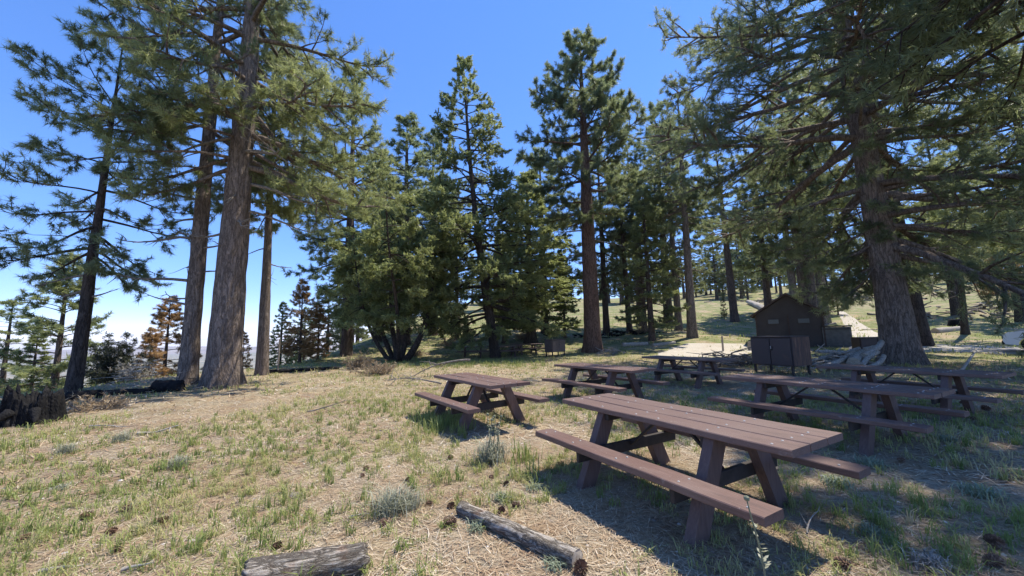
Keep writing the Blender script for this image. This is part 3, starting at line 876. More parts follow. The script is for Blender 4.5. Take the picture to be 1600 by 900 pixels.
def picnic_table(x, y, yaw, L, label, seed, bolts=True, group="picnic tables of the camp", z=None):
    rng = np.random.default_rng(seed)
    z = float(height(x, y)) if z is None else z
    t = thing("picnic_table", (x, y, z), yaw, label, "picnic table", group)
    pw = (2 * W2 - .03) / 3
    bx = [-L / 2 + .14, -L / 2 + FU, -.12, .12, L / 2 - FU, L / 2 - .14] if bolts else []
    for k in range(3):
        v = (k - 1) * (pw + .015)
        o = link("top_plank", plank(rng, L + rng.uniform(-.006, .006), pw, .05), LUMBER, t, (0, v, HT))
        for q, u in enumerate(bx):
            for sg in (-1, 1):
                if rng.uniform() < .8:
                    link("bolt", BOLT_ME, BOLT, o, (u + rng.normal(0, .012), sg * pw * .27 + rng.normal(0, .006), .001))
    for sg in (-1, 1):
        o = link("bench_plank", plank(rng, L, BO - BI, .055), LUMBER, t, (0, sg * (BO + BI) / 2, HB))
        for u in ([-L / 2 + .14, -L / 2 + FU, 0, L / 2 - FU, L / 2 - .14] if bolts else []):
            for s2 in (-1, 1):
                if rng.uniform() < .75:
                    link("bolt", BOLT_ME, BOLT, o, (u + rng.normal(0, .01), s2 * .05, .001))
    for e in (-1, 1):
        u = e * (L / 2 - FU)
        for sg in (-1, 1):
            mb = MB()
            a, b2 = np.array([sg * (FV + .02), -.12]), np.array([sg * .235, HT - .052])
            hw = .088
            V = []
            for uu in (u - .042, u + .042):
                V += [(uu, a[0] - hw, a[1]), (uu, a[0] + hw, a[1]), (uu, b2[0] + hw, b2[1]), (uu, b2[0] - hw, b2[1])]
            mb.add(V, [[0, 1, 2, 3], [7, 6, 5, 4], [0, 4, 5, 1], [1, 5, 6, 2], [2, 6, 7, 3], [3, 7, 4, 0]])
            me = mb.mesh("leg")
            link("leg", me, LUMBER_LEG, t)
        ui = u - e * .0475
        uo = u - e * (.045 + .022)
        link("seat_beam", MB().box((uo, 0, HB - .058 - .055), (.04, 2 * BO - .10, .11), bevel=.004).mesh("seat_beam"), STEEL, t)
        link("top_cleat", MB().box((uo, 0, HT - .053 - .04), (.04, 2 * W2 - .12, .08), bevel=.004).mesh("top_cleat"), STEEL, t)
        link("brace", MB().beam((u - e * .09, 0, HB - .10), (e * .10, 0, HT - .062), .035, .02).mesh("brace"), STEEL, t)
    return t

picnic_table(1.481, 3.719, -1.048, 2.38, "large sunlit brown picnic table nearest the camera", 1)
picnic_table(-.669, 6.966, -.971, 2.2, "brown picnic table standing apart in the sunny grass at centre", 2)
picnic_table(4.369, 5.546, -1.065, 2.46, "shaded picnic table right behind the nearest one", 3)
picnic_table(6.99, 6.912, -1.10, 2.35, "rightmost shaded picnic table in front of the huge right pine", 4)
picnic_table(1.935, 8.554, -.99, 2.34, "shaded picnic table between the sunny-grass table and the food lockers", 5)
picnic_table(4.865, 10.82, -.968, 2.4, "shaded picnic table just left of the rusty food locker", 6)
for k, (px, py, yaw, lab) in enumerate([(739, 558, .05, "small-looking far picnic table left of the leaning fir trunk"), (790, 557, .25, "far picnic table just right of the leaning fir trunk"), (823, 553, .3, "far picnic table touching the far food locker in view")]):
    p = ground(px, py)
    picnic_table(p[0], p[1], yaw, 2.3, lab, 10 + k, bolts=False)

# ---------------------------------------------------------------- steel food lockers
lk = Mat("brown_painted_steel", .5, .4)
lk.color(lk.mix(lk.ramp(lk.noise(3.5, 5, None, .65), [(.58, 0), (.72, .7)]), (.055, .040, .039), (.095, .056, .042))).bump(lk.noise(60, 3), .1, .004)
LOCKER = lk.m
rk = Mat("rust_streaked_steel", .65, .3)
_r = rk.noise(2.4, 5, rk.coords((6, 6, .7)), .7)
rk.color(rk.ramp(_r, [(.36, (.06, .042, .038)), (.52, (.12, .066, .046)), (.64, (.20, .105, .066)), (.76, (.30, .21, .16))]))
RUST = rk.m
lg = Mat("weathered_grey_brown_steel", .55, .4)
lg.color(lg.ramp(lg.noise(4, 4), [(.35, (.085, .068, .065)), (.7, (.125, .102, .098))]))
LOCKER_GREY = lg.m
def food_locker(loc, normal, w, d, h, leg, label, side_mat, body_mat=LOCKER):
    a = math.atan2(normal[1], normal[0]) + PI / 2          # local -Y is the front
    t = thing("food_locker", loc, a, label, "food locker", "steel food lockers")
    z0 = leg
    link("cabinet", MB().box((0, .03, z0 + h / 2), (w, d - .06, h), bevel=.012).mesh("cabinet"), body_mat, t)
    for sg in (-1, 1):
        link("side_panel", MB().box((sg * (w / 2 + .006), .03, z0 + h / 2), (.012, d - .08, h - .03)).mesh("side_panel"), side_mat, t)
        link("door", MB().box((sg * (w / 4 - .004), -d / 2 + .012, z0 + h / 2 - .01), (w / 2 - .03, .03, h - .07), bevel=.008).mesh("door"), body_mat, t)
    link("latch", MB().box((0.05, -d / 2 - .02, z0 + h * .62), (.09, .03, .13), bevel=.01).mesh("latch"), STEEL, t)
    link("tag", MB().box((0.05, -d / 2 - .037, z0 + h * .64), (.022, .006, .09)).mesh("tag"), BOLT, t)
    link("lid_lip", MB().box((0, 0, z0 + h + .012), (w + .05, d + .04, .022), bevel=.004).mesh("lid_lip"), body_mat, t)
    for sx in (-1, 1):
        for sy in (-1, 1):
            link("leg", MB().box((sx * (w / 2 - .06), sy * (d / 2 - .08), leg / 2 - .04), (.06, .06, leg + .08)).mesh("leg"), STEEL, t)
    return t
p = ground(1222, 584)
food_locker(p, (-.916, -.406), 1.32, 1.0, .93, .30, "dark brown steel food locker with a rust-streaked side beside the log pile", RUST)
p = ground(868, 557)
food_locker(p, (.62, -.78), 1.25, .75, .82, .32, "far grey-brown steel food locker on thin legs left of the reddish pine", LOCKER_GREY, LOCKER_GREY)
p = ground(1366, 549)
food_locker(p, (-.25, -.95), 1.7, .9, .75, .08, "low brown food locker half hidden behind the huge right pine", LOCKER)

# ---------------------------------------------------------------- hut
hw_ = Mat("dark_brown_siding", .8, .2)
hw_.color(hw_.mix(hw_.ramp(hw_.noise(1.4, 5), [(.4, 0), (.7, .6)]), (.056, .050, .048), (.078, .070, .066))).bump(hw_.noise(30, 4, hw_.coords((1, 1, 8))), .3, .01)
SIDING = hw_.m
rf_ = Mat("brown_roofing", .85, .2); rf_.color(rf_.ramp(rf_.noise(8, 4), [(.3, (.05, .036, .03)), (.7, (.09, .066, .055))])); ROOFING = rf_.m
pn_ = Mat("frosted_panel", .35, .4); pn_.color((.34, .37, .38)); PANEL = pn_.m
hp_ = Mat('dim_hut_pane', .4, .4); hp_.color((.085, .097, .097)); HUTPANE = hp_.m
p = ground(1236, 541)
toc = -np.array(p[:2]) / np.hypot(*p[:2])
HS = np.hypot(*p[:2]) / 37.5
hut = thing("hut", p, math.atan2(toc[1], toc[0]) + PI / 2, "small dark brown gabled hut with two pale high windows", "hut")
hw, hl, eave, ridge = 2.2 * HS, 3.6 * HS, 2.55 * HS, 4.05 * HS
mb = MB()
mb.add([(-hw, 0, -.3), (hw, 0, -.3), (hw, 0, eave), (0, 0, ridge), (-hw, 0, eave), (-hw, hl, -.3), (hw, hl, -.3), (hw, hl, eave), (0, hl, ridge), (-hw, hl, eave)],
       [[0, 1, 2, 3, 4], [9, 8, 7, 6, 5], [0, 5, 6, 1], [1, 6, 7, 2], [4, 9, 5, 0], [2, 7, 8, 3], [3, 8, 9, 4]])
wall = link("wall", mb.mesh("wall"), SIDING, hut)
roof = None
for sg in (-1, 1):
    sl = math.hypot(hw, ridge - eave); dx, dz = hw / sl, (ridge - eave) / sl
    ov = .32
    V = []
    for yy in (-.38, hl + .3):
        for (s_, off) in ((0, .03), (sl + ov, .03), (sl + ov, .16), (0, .16)):
            V.append((sg * (dx * s_ + dz * off) if s_ else sg * 0.0, yy, ridge - dz * s_ + dx * off if s_ else ridge + off * 1.12))
    m2 = MB(); m2.add(V, [[0, 1, 2, 3], [7, 6, 5, 4], [0, 4, 5, 1], [1, 5, 6, 2], [2, 6, 7, 3], [3, 7, 4, 0]])
    link("roof", m2.mesh("roof"), ROOFING, hut)
for sx in (-1, 1):
    w_ = link("window", MB().box((sx * .98 * HS, -.05, 1.98 * HS), (.78 * HS, .05, .42 * HS)).mesh("window_frame"), SIDING, hut)
    link("pane", MB().box((sx * .98 * HS, -.078, 1.98 * HS), (.70 * HS, .012, .34 * HS)).mesh("pane"), HUTPANE, w_)
link("centre_trim", MB().box((0, -.05, eave / 2), (.07, .04, eave)).mesh("centre_trim"), ROOFING, hut)
for sx in (-1, 1):
    link("corner_trim", MB().box((sx * (hw - .04), -.05, eave / 2), (.1, .045, eave)).mesh("corner_trim"), ROOFING, hut)

# grey bin beside it
p = ground(1309, 541)
gb = Mat("grey_steel_bin", .6, .4); gb.color(gb.ramp(gb.noise(5, 4), [(.35, (.075, .078, .075)), (.7, (.115, .118, .112))]))
b = thing("waste_bin", p, math.atan2(toc[1], toc[0]) + PI / 2, "grey steel waste bin standing right of the brown hut", "bin")
link("body", MB().box((0, 0, .66), (1.55, 1.1, 1.36), bevel=.02).mesh("body"), gb.m, b)
link("lid", MB().box((0, 0, 1.40), (1.66, 1.2, .09), bevel=.02).mesh("lid"), STEEL, b)
link("rim", MB().box((0, -.57, 1.2), (1.5, .04, .05)).mesh("rim"), STEEL, b)

# posts
wp = Mat("weathered_post", .9, .1); wp.color(wp.ramp(wp.noise(9, 4, wp.coords((3, 3, .6))), [(.3, (.20, .165, .13)), (.7, (.40, .35, .29))])); POST = wp.m
for px, py, h, w, lab in [(1130, 549, 1.05, .13, "thin weathered wooden post at the edge of the gravel pad"), (1172, 548, .62, .24, "short stout pale post behind the rusty food locker"), (434, 583, 1.5, .07, "thin pale stake standing right of the thin bare pine")]:
    p = ground(px, py)
    o = link("post", MB().tube([(0, 0, -.2), (0, 0, h * .5), (.01, 0, h * .97), (.01, 0, h)], [w / 2, w / 2 * .97, w / 2 * .93, w / 2 * .8], 8).mesh("post"), POST, None, p, label=lab, cat="post")

# ---------------------------------------------------------------- white vehicle at the right edge
wpnt = Mat("white_car_paint", .25, .5); wpnt.color((.78, .79, .80)); WHITE = wpnt.m
rub = Mat("tyre_rubber", .85, .2); rub.color((.018, .018, .019)); RUB = rub.m
gls = Mat("car_glass", .08, .5); gls.color((.02, .025, .03)); GLASS = gls.m
alu = Mat("wheel_alloy", .35, .5); alu.color((.45, .46, .47)); alu.b.inputs["Metallic"].default_value = .7; ALU = alu.m
dkp = Mat("black_trim", .6, .3); dkp.color((.02, .02, .022)); TRIM = dkp.m
p = ground(1570, 549)
_h = 2.22; cx_, cy_ = p[0] - math.cos(_h) * 2.36, p[1] - math.sin(_h) * 2.36
car = thing("parked_vehicle", (cx_, cy_, float(height(p[0] + .8, p[1]))), _h, "white vehicle nosing in at the right edge, parked on the road", "vehicle")
def car_arc(cx, r, n=9):
    return [(cx + r * math.cos(a), .36 + r * math.sin(a)) for a in np.linspace(0, PI, n)]
side = [(2.28, .42), (2.36, .60), (2.32, .86), (2.16, 1.02), (1.2, 1.16), (.95, 1.18), (-2.2, 1.20), (-2.34, 1.0), (-2.36, .45), (-1.92, .36)]
side += [q for q in reversed(car_arc(-1.45, .44))] if False else list(reversed([(x, z) for x, z in reversed(car_arc(-1.45, .44))]))[::-1]
side += [(-.95, .33), (.92, .33)] + car_arc(1.42, .44)[::-1] + [(1.95, .38)]
def extrude_side(poly, w, inset, zin):
    n = len(poly)
    V = []
    for sgn in (-1, 1):
        for (x, z) in poly:
            V.append((x, sgn * (w - inset * max(0, (z - zin))), z))
    F = [np.array([[i, (i + 1) % n, n + (i + 1) % n, n + i] for i in range(n)]), np.arange(n)[::-1], np.arange(n) + n]
    m_ = MB(); m_.add(V, F); return m_
body = link("body", extrude_side(side, .92, .12, .6).mesh("body"), WHITE, car)
link("cabin", extrude_side([(1.05, 1.17), (.25, 1.72), (.05, 1.76), (-1.9, 1.75), (-2.15, 1.6), (-2.3, 1.19)], .84, .2, 1.2).mesh("cabin"), WHITE, car)
for sg in (-1, 1):
    for (a, b2) in (((.78, -.05), (.22, -.05)), ((-.15, -1.05), (-.15, -1.0)), ((-1.15, -1.95), (-1.1, -1.85))):
        m_ = MB()
        y0, y1 = sg * .855, sg * .762
        m_.add([(a[0], y0, 1.22), (a[1], y0, 1.22), (b2[1], y1, 1.66), (b2[0], y1, 1.66), (a[0], y0 - sg * .03, 1.22), (a[1], y0 - sg * .03, 1.22), (b2[1], y1 - sg * .03, 1.66), (b2[0], y1 - sg * .03, 1.66)],
               [[0, 1, 2, 3], [7, 6, 5, 4], [0, 4, 5, 1], [1, 5, 6, 2], [2, 6, 7, 3], [3, 7, 4, 0]])
        link("side_window", m_.mesh("side_window"), GLASS, car)
    link("mirror", MB().box((.75, sg * 1.0, 1.24), (.12, .2, .16), bevel=.03).mesh("mirror"), WHITE, car)
    link("headlight", MB().box((2.27, sg * .68, .82), (.16, .34, .18), bevel=.03).mesh("headlight"), PANEL, car)
    for wx in (1.42, -1.45):
        wh = link("wheel", MB().tube([(wx, sg * .70, .36), (wx, sg * .71, .36), (wx, sg * .91, .36), (wx, sg * .93, .36)], [.30, .36, .36, .31], 28).mesh("tyre"), RUB, car)
        link("rim", MB().tube([(wx, sg * .90, .36), (wx, sg * .936, .36), (wx, sg * .925, .36)], [.23, .23, .06], 20).mesh("rim"), ALU, wh)
m_ = MB(); m_.add([(1.0, -.74, 1.2), (1.0, .74, 1.2), (.27, .66, 1.7), (.27, -.66, 1.7), (1.03, -.74, 1.23), (1.03, .74, 1.23), (.30, .66, 1.73), (.30, -.66, 1.73)],
               [[3, 2, 1, 0], [4, 5, 6, 7], [0, 1, 5, 4], [1, 2, 6, 5], [2, 3, 7, 6], [3, 0, 4, 7]])
link("windshield", m_.mesh("windshield"), GLASS, car)
link("bumper", MB().box((2.33, 0, .50), (.14, 1.72, .2), bevel=.05).mesh("bumper"), TRIM, car)
link("grille", MB().box((2.35, 0, .78), (.06, .95, .2), bevel=.02).mesh("grille"), TRIM, car)

# ---------------------------------------------------------------- logs, stump, fallen wood
lb = Mat("weathered_log_bark", .92, .1)
_v = lb.coords((2.2, 9, 9))
_p = lb.math('ABSOLUTE', lb.math('SUBTRACT', lb.noise(2.2, 7, _v, .7, 1.0), .5)); _q = lb.noise(5, 7, _v, .8)
lcol = lb.ramp(_q, [(.28, (.14, .11, .085)), (.48, (.36, .31, .25)), (.66, (.58, .53, .45))])
lcol = lb.mix(lb.ramp(_p, [(0, .85), (.05, 0)]), lcol, (.05, .038, .03))
lcol = lb.mix(lb.ramp(lb.noise(6, 4), [(.6, 0), (.72, .6)]), lcol, (.22, .12, .075))
lb.color(lcol).bump(lb.math('ADD', lb.ramp(_p, [(0, 0), (.08, 1)]), _q), 1.0, .012)
LOGBARK = lb.m
cw = Mat("cut_wood", .85, .15); cw.color(cw.ramp(cw.noise(24, 4), [(.3, (.30, .245, .18)), (.7, (.52, .45, .35))])); CUT = cw.m
def log(p0, p1, r0, r1, mat, label, name="log", group=None, seed=0, rough=.06, n=16, sides=18, end=True, bend=0.0, cat="log"):
    rng = np.random.default_rng(seed)
    p0, p1 = np.array(p0, float), np.array(p1, float)
    d = p1 - p0; L = np.linalg.norm(d); d /= L
    yaw = math.atan2(d[1], d[0]); pit = -math.asin(d[2])
    s = np.linspace(0, 1, n)
    th = np.arange(sides) * 2 * PI / sides
    R = (r0 + (r1 - r0) * s)[:, None] * (1 + rough * (vnoise(th[None] * 3 + seed, s[:, None] * L * 9, seed) - .5) * 2 + rough * .6 * (vnoise(np.cos(th[None]) * 9 + 20, s[:, None] * L * 30, seed + 2) - .5) * 2)
    cy = bend * np.sin(s * PI) + .25 * r0 * (vnoise(s * 3.1, s * 0, seed) - .5)
    ex = (vnoise(np.cos(th) * 4 + 7, np.sin(th) * 4 + seed, seed + 9) - .5) * r0 * (.9 if not end else .1)
    xs_ = (s * L)[:, None] + ex[None] * (np.abs(s - .5) * 2)[:, None] ** 6
    if not end:
        R[0] *= .8; R[-1] *= .78
    V = np.stack([xs_, cy[:, None] + R * np.cos(th)[None], R * np.sin(th)[None]], -1).reshape(-1, 3)
    i = np.arange(n - 1)[:, None] * sides; j = np.arange(sides)[None]; k = (j + 1) % sides
    mb = MB(); mb.add(V, [np.stack([i + j, i + k, i + sides + k, i + sides + j], -1).reshape(-1, 4), np.arange(sides)[::-1], np.arange(sides) + (n - 1) * sides])
    me = mb.mesh(name, smooth=True)
    for pl in me.polygons:
        if len(pl.vertices) > 4: pl.use_smooth = False; pl.material_index = 1
    me.materials.append(mat); me.materials.append(CUT if end else mat)
    o = link(name, me, None, None, p0, label=label, cat=cat, group=group)
    o.rotation_euler = (0, pit, yaw)
    return o
def gz(px, py, dz):
    p = ground(px, py); p[2] += dz; return p
log(gz(383, 925, .075), gz(572, 886, .06), .108, .088, LOGBARK, "thick grey weathered log cut off by the bottom edge", seed=3, rough=.05, n=40, sides=40, end=False)
log(gz(720, 803, .045), gz(902, 886, .045), .056, .062, LOGBARK, "long thin bark-covered log lying beside the pine cones", seed=4, rough=.07, n=60, sides=28)
log(gz(240, 612, .14), gz(284, 611, .14), .20, .19, CHAR, "short charred black log at the foot of the two large left pines", seed=6, rough=.12, end=False)
log(gz(100, 628, .08), gz(158, 621, .08), .18, .14, CHAR, "charred black log by the slim dark-trunked pine", seed=7, rough=.14, end=False)
log(gz(160, 618, .05), gz(236, 614, .05), .10, .10, CHAR, "thin blackened fallen trunk between the left pines", seed=8, rough=.12, end=False)
log(gz(400, 585, .06), gz(530, 577, .06), .11, .08, CHAR, "long blackened fallen trunk along the edge of the clearing", seed=9, rough=.12, end=False)
log(gz(1460, 520, .1), gz(1500, 516, .1), .3, .25, BLEACHED, "fallen pale log in the right meadow", seed=12, rough=.1)
log(gz(1020, 541, .06), gz(1055, 537, .06), .16, .14, BLEACHED, "short pale log lying near the young light green fir", seed=13, rough=.1)
log(gz(972, 541, .08), gz(1012, 539, .08), .2, .18, BLEACHED, "grey log on the shaded ground behind the reddish pine", seed=14, rough=.1)
log(gz(1170, 475, .4), gz(1200, 488, .3), .35, .5, BLEACHED, "bleached fallen trunk on the hill left of the hut roof", seed=15, rough=.2)
log(gz(1500, 585, .05), gz(1530, 566, .55), .045, .03, BLEACHED, "pale branch propped up beyond the rightmost table", seed=16, rough=.1, name="fallen_branch", cat="branch")
# log pile at the foot of the huge pine
pile = [  # (pixel, depth) of both ends, radius, look
    (1334, 568, 13.6, 1350, 552, 14.6, .20, "thick cut log with its round end facing the tables"),
    (1350, 556, 13.9, 1378, 534, 14.4, .10, "bright bleached limb leaning up against the huge pine"),
    (1332, 551, 14.6, 1278, 549, 15.0, .075, "long pale limb along the top of the log pile"),
    (1283, 576, 13.3, 1336, 549, 14.6, .085, "crooked pale limb slanting across the log pile"),
    (1347, 572, 13.4, 1371, 550, 13.9, .09, "split grey log leaning at the right of the log pile"),
    (1360, 574, 13.3, 1381, 556, 13.7, .08, "grey slab beside the huge pine trunk in the log pile"),
    (1272, 562, 14.4, 1318, 557, 15.0, .06, "straight pole at the left of the log pile"),
    (1296, 557, 14.8, 1342, 545, 15.2, .10, "pale log at the back of the log pile"),
    (1352, 548, 14.7, 1372, 543, 14.6, .12, "stubby bleached log on top of the log pile"),
    (1268, 577, 13.5, 1300, 564, 14.4, .05, "thin pole at the front left of the log pile"),
    (1298, 574, 13.6, 1332, 571, 13.5, .06, "low pole at the front of the log pile"),
    (1312, 564, 14.2, 1350, 556, 15.0, .09, "grey log in the middle of the log pile"),
]
for k, (a, b_, da, c_, d_, dc, r, lab) in enumerate(pile):
    P0, P1_ = at_depth(a, b_, da), at_depth(c_, d_, dc)
    for q in (P0, P1_):
        q[2] = max(q[2], float(height(q[0], q[1])) + r * .8)
    log(P0, P1_, r, r * .85, BLEACHED, lab, group="logs heaped by the huge pine", seed=30 + k, rough=.12, bend=.08 * (-1) ** k)
def brush(name, px, py, n, spread, L, mat, label, seed, hgt=.5, r=.02):
    rng = np.random.default_rng(seed)
    c = ground(px, py)
    lines = []
    for k in range(n):
        x, y = c[0] + rng.normal(0, spread[0]), c[1] + rng.normal(0, spread[1])
        e = math.exp(-((x - c[0]) / (1.5 * spread[0])) ** 2)
        z = float(height(x, y)) + rng.uniform(.02, hgt) * e
        lines.append((bend_line(rng, np.array([x, y, z]), rng.uniform(0, 6.28), rng.normal(0, .18), L * rng.uniform(.4, 1.2), 5, 0, 0, .12), np.linspace(1, .35, 5) * r * rng.uniform(.5, 1.5)))
    v, f = tubes_batch(lines, 5)
    return link(name, mesh_np(name, v, [f], smooth=True), mat, label=label, cat="brush pile", kind="stuff")
brush("brush_pile", 1142, 571, 150, (1.0, .5), 1.1, DEADWOOD, "tangled pile of dead sticks left of the rusty food locker", 1, .55, .025)
brush("brush_pile", 1292, 573, 110, (.8, .5), .9, BLEACHED, "heap of split sticks between the rusty food locker and the logs", 2, .6, .03)
brush("brush_pile", 956, 553, 70, (.5, .3), .5, BLEACHED, "small heap of bleached sticks at the foot of the reddish pine", 3, .4, .03)
brush("brush_pile", 225, 607, 60, (.7, .5), .8, BLEACHED, "grey dead twigs heaped behind the charred log", 4, .9, .012)
brush("brush_pile", 1240, 470, 90, (6, 3), 2.5, DEADWOOD, "fallen timber scattered on the hill behind the hut", 5, .6, .12)
brush("brush_pile", 1345, 468, 90, (7, 3), 2.5, DEADWOOD, "dark fallen timber on the hill beside the path top", 6, .6, .14)
brush("brush_pile", 1555, 488, 120, (9, 3), 2.5, DEADWOOD, "fallen timber strewn across the top of the right meadow", 7, .6, .12)
brush("brush_pile", 970, 524, 60, (2.5, .6), 1.2, CHAR, "dark burnt wood lying behind the reddish pine", 8, .4, .08)
brush("brush_pile", 690, 640, 26, (.8, .35), .5, DEADWOOD, "loose twigs in the grass left of the sunny table", 9, .03, .006) if False else None

# fallen dead branch behind the sunny table
def branch_thing(p0, az, el, L, r, label, seed, mat=DEADWOOD, subs=9, droop=.5):
    rng = np.random.default_rng(seed)
    P = bend_line(rng, np.array(p0, float), az, el, L, 12, 0, 0, .10)
    P[:, 2] = np.maximum(P[:, 2] - np.linspace(0, 1, 12) ** 2 * droop, height(P[:, 0], P[:, 1]) + .01)
    lines = [(P, np.linspace(1, .25, 12) * r)]
    for k in range(subs):
        i0 = int(rng.integers(2, 11))
        lines.append((bend_line(rng, P[i0], az + rng.choice([-1, 1]) * rng.uniform(.3, 1.1), rng.normal(.1, .35), L * rng.uniform(.1, .35), 5, .1, 0, .15), np.linspace(.4, .1, 5) * r))
    v, f = tubes_batch(lines, 6)
    v = v - np.array(p0)
    return link("fallen_branch", mesh_np("fallen_branch", v, [f], smooth=True), mat, None, p0, label=label, cat="branch")
branch_thing(gz(735, 585, .55), PI + .12, .1, 2.3, .05, "arched dead branch lying behind the sunny table", 1, droop=.6)
branch_thing(gz(690, 602, .05), PI - .1, .3, 1.9, .03, "low twiggy dead branch in the grass left of the sunny table", 2, subs=16, droop=.35)
branch_thing(gz(1262, 838, .02), .75, .5, .33, .007, "thin pale curved stick poking up by the nearest table", 3, BLEACHED, 1, .02)
branch_thing(gz(545, 812, .02), .35, .02, .17, .012, "short bleached stick lying in the sunny litter", 4, BLEACHED, 0, .0)
branch_thing(gz(140, 668, .03), .2, .0, .8, .016, "pale stick on the bare soil left of the grass", 5, BLEACHED, 3, .0)
branch_thing(gz(215, 680, .03), .1, .0, .55, .03, "flat piece of bleached wood in the left grass", 6, BLEACHED, 2, .0)
branch_thing(gz(60, 898, .02), .5, .0, .28, .014, "bleached stick in the lower left corner", 7, BLEACHED, 0, .0)
branch_thing(gz(190, 895, .02), .6, .0, .2, .014, "short bleached wood chip near the bottom left", 8, BLEACHED, 0, .0)
branch_thing(gz(480, 645, .03), .05, .05, .9, .014, "thin grey fallen twig in the middle of the grass", 9, DEADWOOD, 6, .05)

# charred stump
def stump(loc, r, h, label, seed):
    rng = np.random.default_rng(seed)
    t = thing("tree_stump", loc, 0, label, "stump")
    n, sides = 26, 120
    s = np.linspace(0, 1, n); th = np.arange(sides) * 2 * PI / sides
    ca_, sa_ = np.cos(th), np.sin(th)
    jag = .55 + .45 * vnoise(ca_ * 2.2 + 9, sa_ * 2.2 + 4, seed) + .30 * (vnoise(ca_ * 9 + 9, sa_ * 9, seed + 1) - .5) + .2 * (vnoise(ca_ * 26 + 40, sa_ * 26 + 40, seed + 2) - .5)
    R = r * (1 - .10 * s[:, None]) + r * .38 * np.exp(-s[:, None] * 5) * (.5 + .5 * np.cos(6 * th + 1))[None]
    R = R * (1 + .22 * (vnoise(ca_[None] * 7 + 20, sa_[None] * 7 + s[:, None] * .6 + 20, seed + 4) - .5) + .16 * (vnoise(ca_[None] * 19 + 60, sa_[None] * 19 + s[:, None] * 1.5 + 60, seed + 5) - .5))
    V = np.stack([R * np.cos(th), R * np.sin(th), -.15 + (h + .15) * s[:, None] * jag[None]], -1)
    Vi = np.stack([R[-1] * .82 * np.cos(th), R[-1] * .82 * np.sin(th), h * jag * .9], -1)
    Vb = np.stack([R[-1] * .5 * np.cos(th), R[-1] * .5 * np.sin(th), h * .35 + 0 * th], -1)
    VV = np.concatenate([V.reshape(-1, 3), Vi, Vb, [[0, 0, h * .3]]])
    i = np.arange(n + 1)[:, None] * sides; j = np.arange(sides)[None]; k = (j + 1) % sides
    F = np.stack([i + j, i + k, i + sides + k, i + sides + j], -1).reshape(-1, 4)
    F3 = np.stack([np.arange(sides) + (n + 1) * sides, (np.arange(sides) + 1) % sides + (n + 1) * sides, np.full(sides, (n + 2) * sides)], -1)
    link("bole", mesh_np("bole", VV, [F, F3], smooth=True), CHAR, t)
    for a in (-.6, -1.4, -2.3):
        P = bend_line(rng, np.array([math.cos(a) * r * .95, math.sin(a) * r * .95, .28]), a, -.75, .42, 7, -.3, .1, .1)
        link("root", MB().tube(P, np.linspace(.085, .02, 7), 8).mesh("root", True), CHAR, t)
p = ground(22, 668)
stump((p[0] - .15, p[1] + .35, p[2]), .40, .70, "charred black hollow tree stump at the left edge", 3)
p = ground(1496, 509)
t_ = link("tree_stump", None, None, None, p, label="small dark stump in the right meadow beside the slim trunk", cat="stump")
link("bole", MB().tube([(0, 0, -.1), (0, 0, .15), (.02, 0, .5), (.02, 0, .62)], [.75, .6, .55, .45], 14).mesh("bole", True), CHAR, t_)

# ---------------------------------------------------------------- pine cones
def cone_mesh(seed, L=.10, R=.042):
    rng = np.random.default_rng(seed)
    mb = MB()
    s = np.linspace(0, 1, 6)
    mb.tube(np.stack([s * L, 0 * s, 0 * s], -1), R * .45 * np.array([.5, 1, 1, .85, .6, .2]), 6)
    n = 78
    for k in range(n):
        u = (k + .5) / n
        a = k * 2.39996
        rr = R * (math.sin(PI * min(1, .16 + .80 * u)) ** .75)
        rad_ = np.array([0, math.cos(a), math.sin(a)]); tan = np.array([0, -math.sin(a), math.cos(a)]); ax = np.array([1., 0, 0])
        b = ax * (L * u * .95) + rad_ * R * .25
        d = nrm((rad_ + ax * (.1 + .8 * u - .5 * (1 - u)))[None])[0]
        tip = b + d * rr * .95; mid = b + d * rr * .6
        w = .011
        mb.add([b - tan * w * .4, b + tan * w * .4, mid + tan * w * .75 + ax * .002, tip + ax * .003, mid - tan * w * .75 + ax * .002, mid - ax * .004],
               [[0, 1, 2, 4], [4, 2, 3], [0, 5, 1], [1, 5, 2], [5, 3, 2], [5, 4, 3], [0, 4, 5]])
    return mb.mesh("pine_cone", fix=False)
CONES = [cone_mesh(1), cone_mesh(2, .085, .038)]
cm_ = Mat("pine_cone_brown", .8, .2)
cm_.color(cm_.ramp(cm_.noise(45, 3), [(.3, (.07, .042, .03)), (.52, (.20, .12, .08)), (.72, (.40, .29, .20))]))
CONE = cm_.m
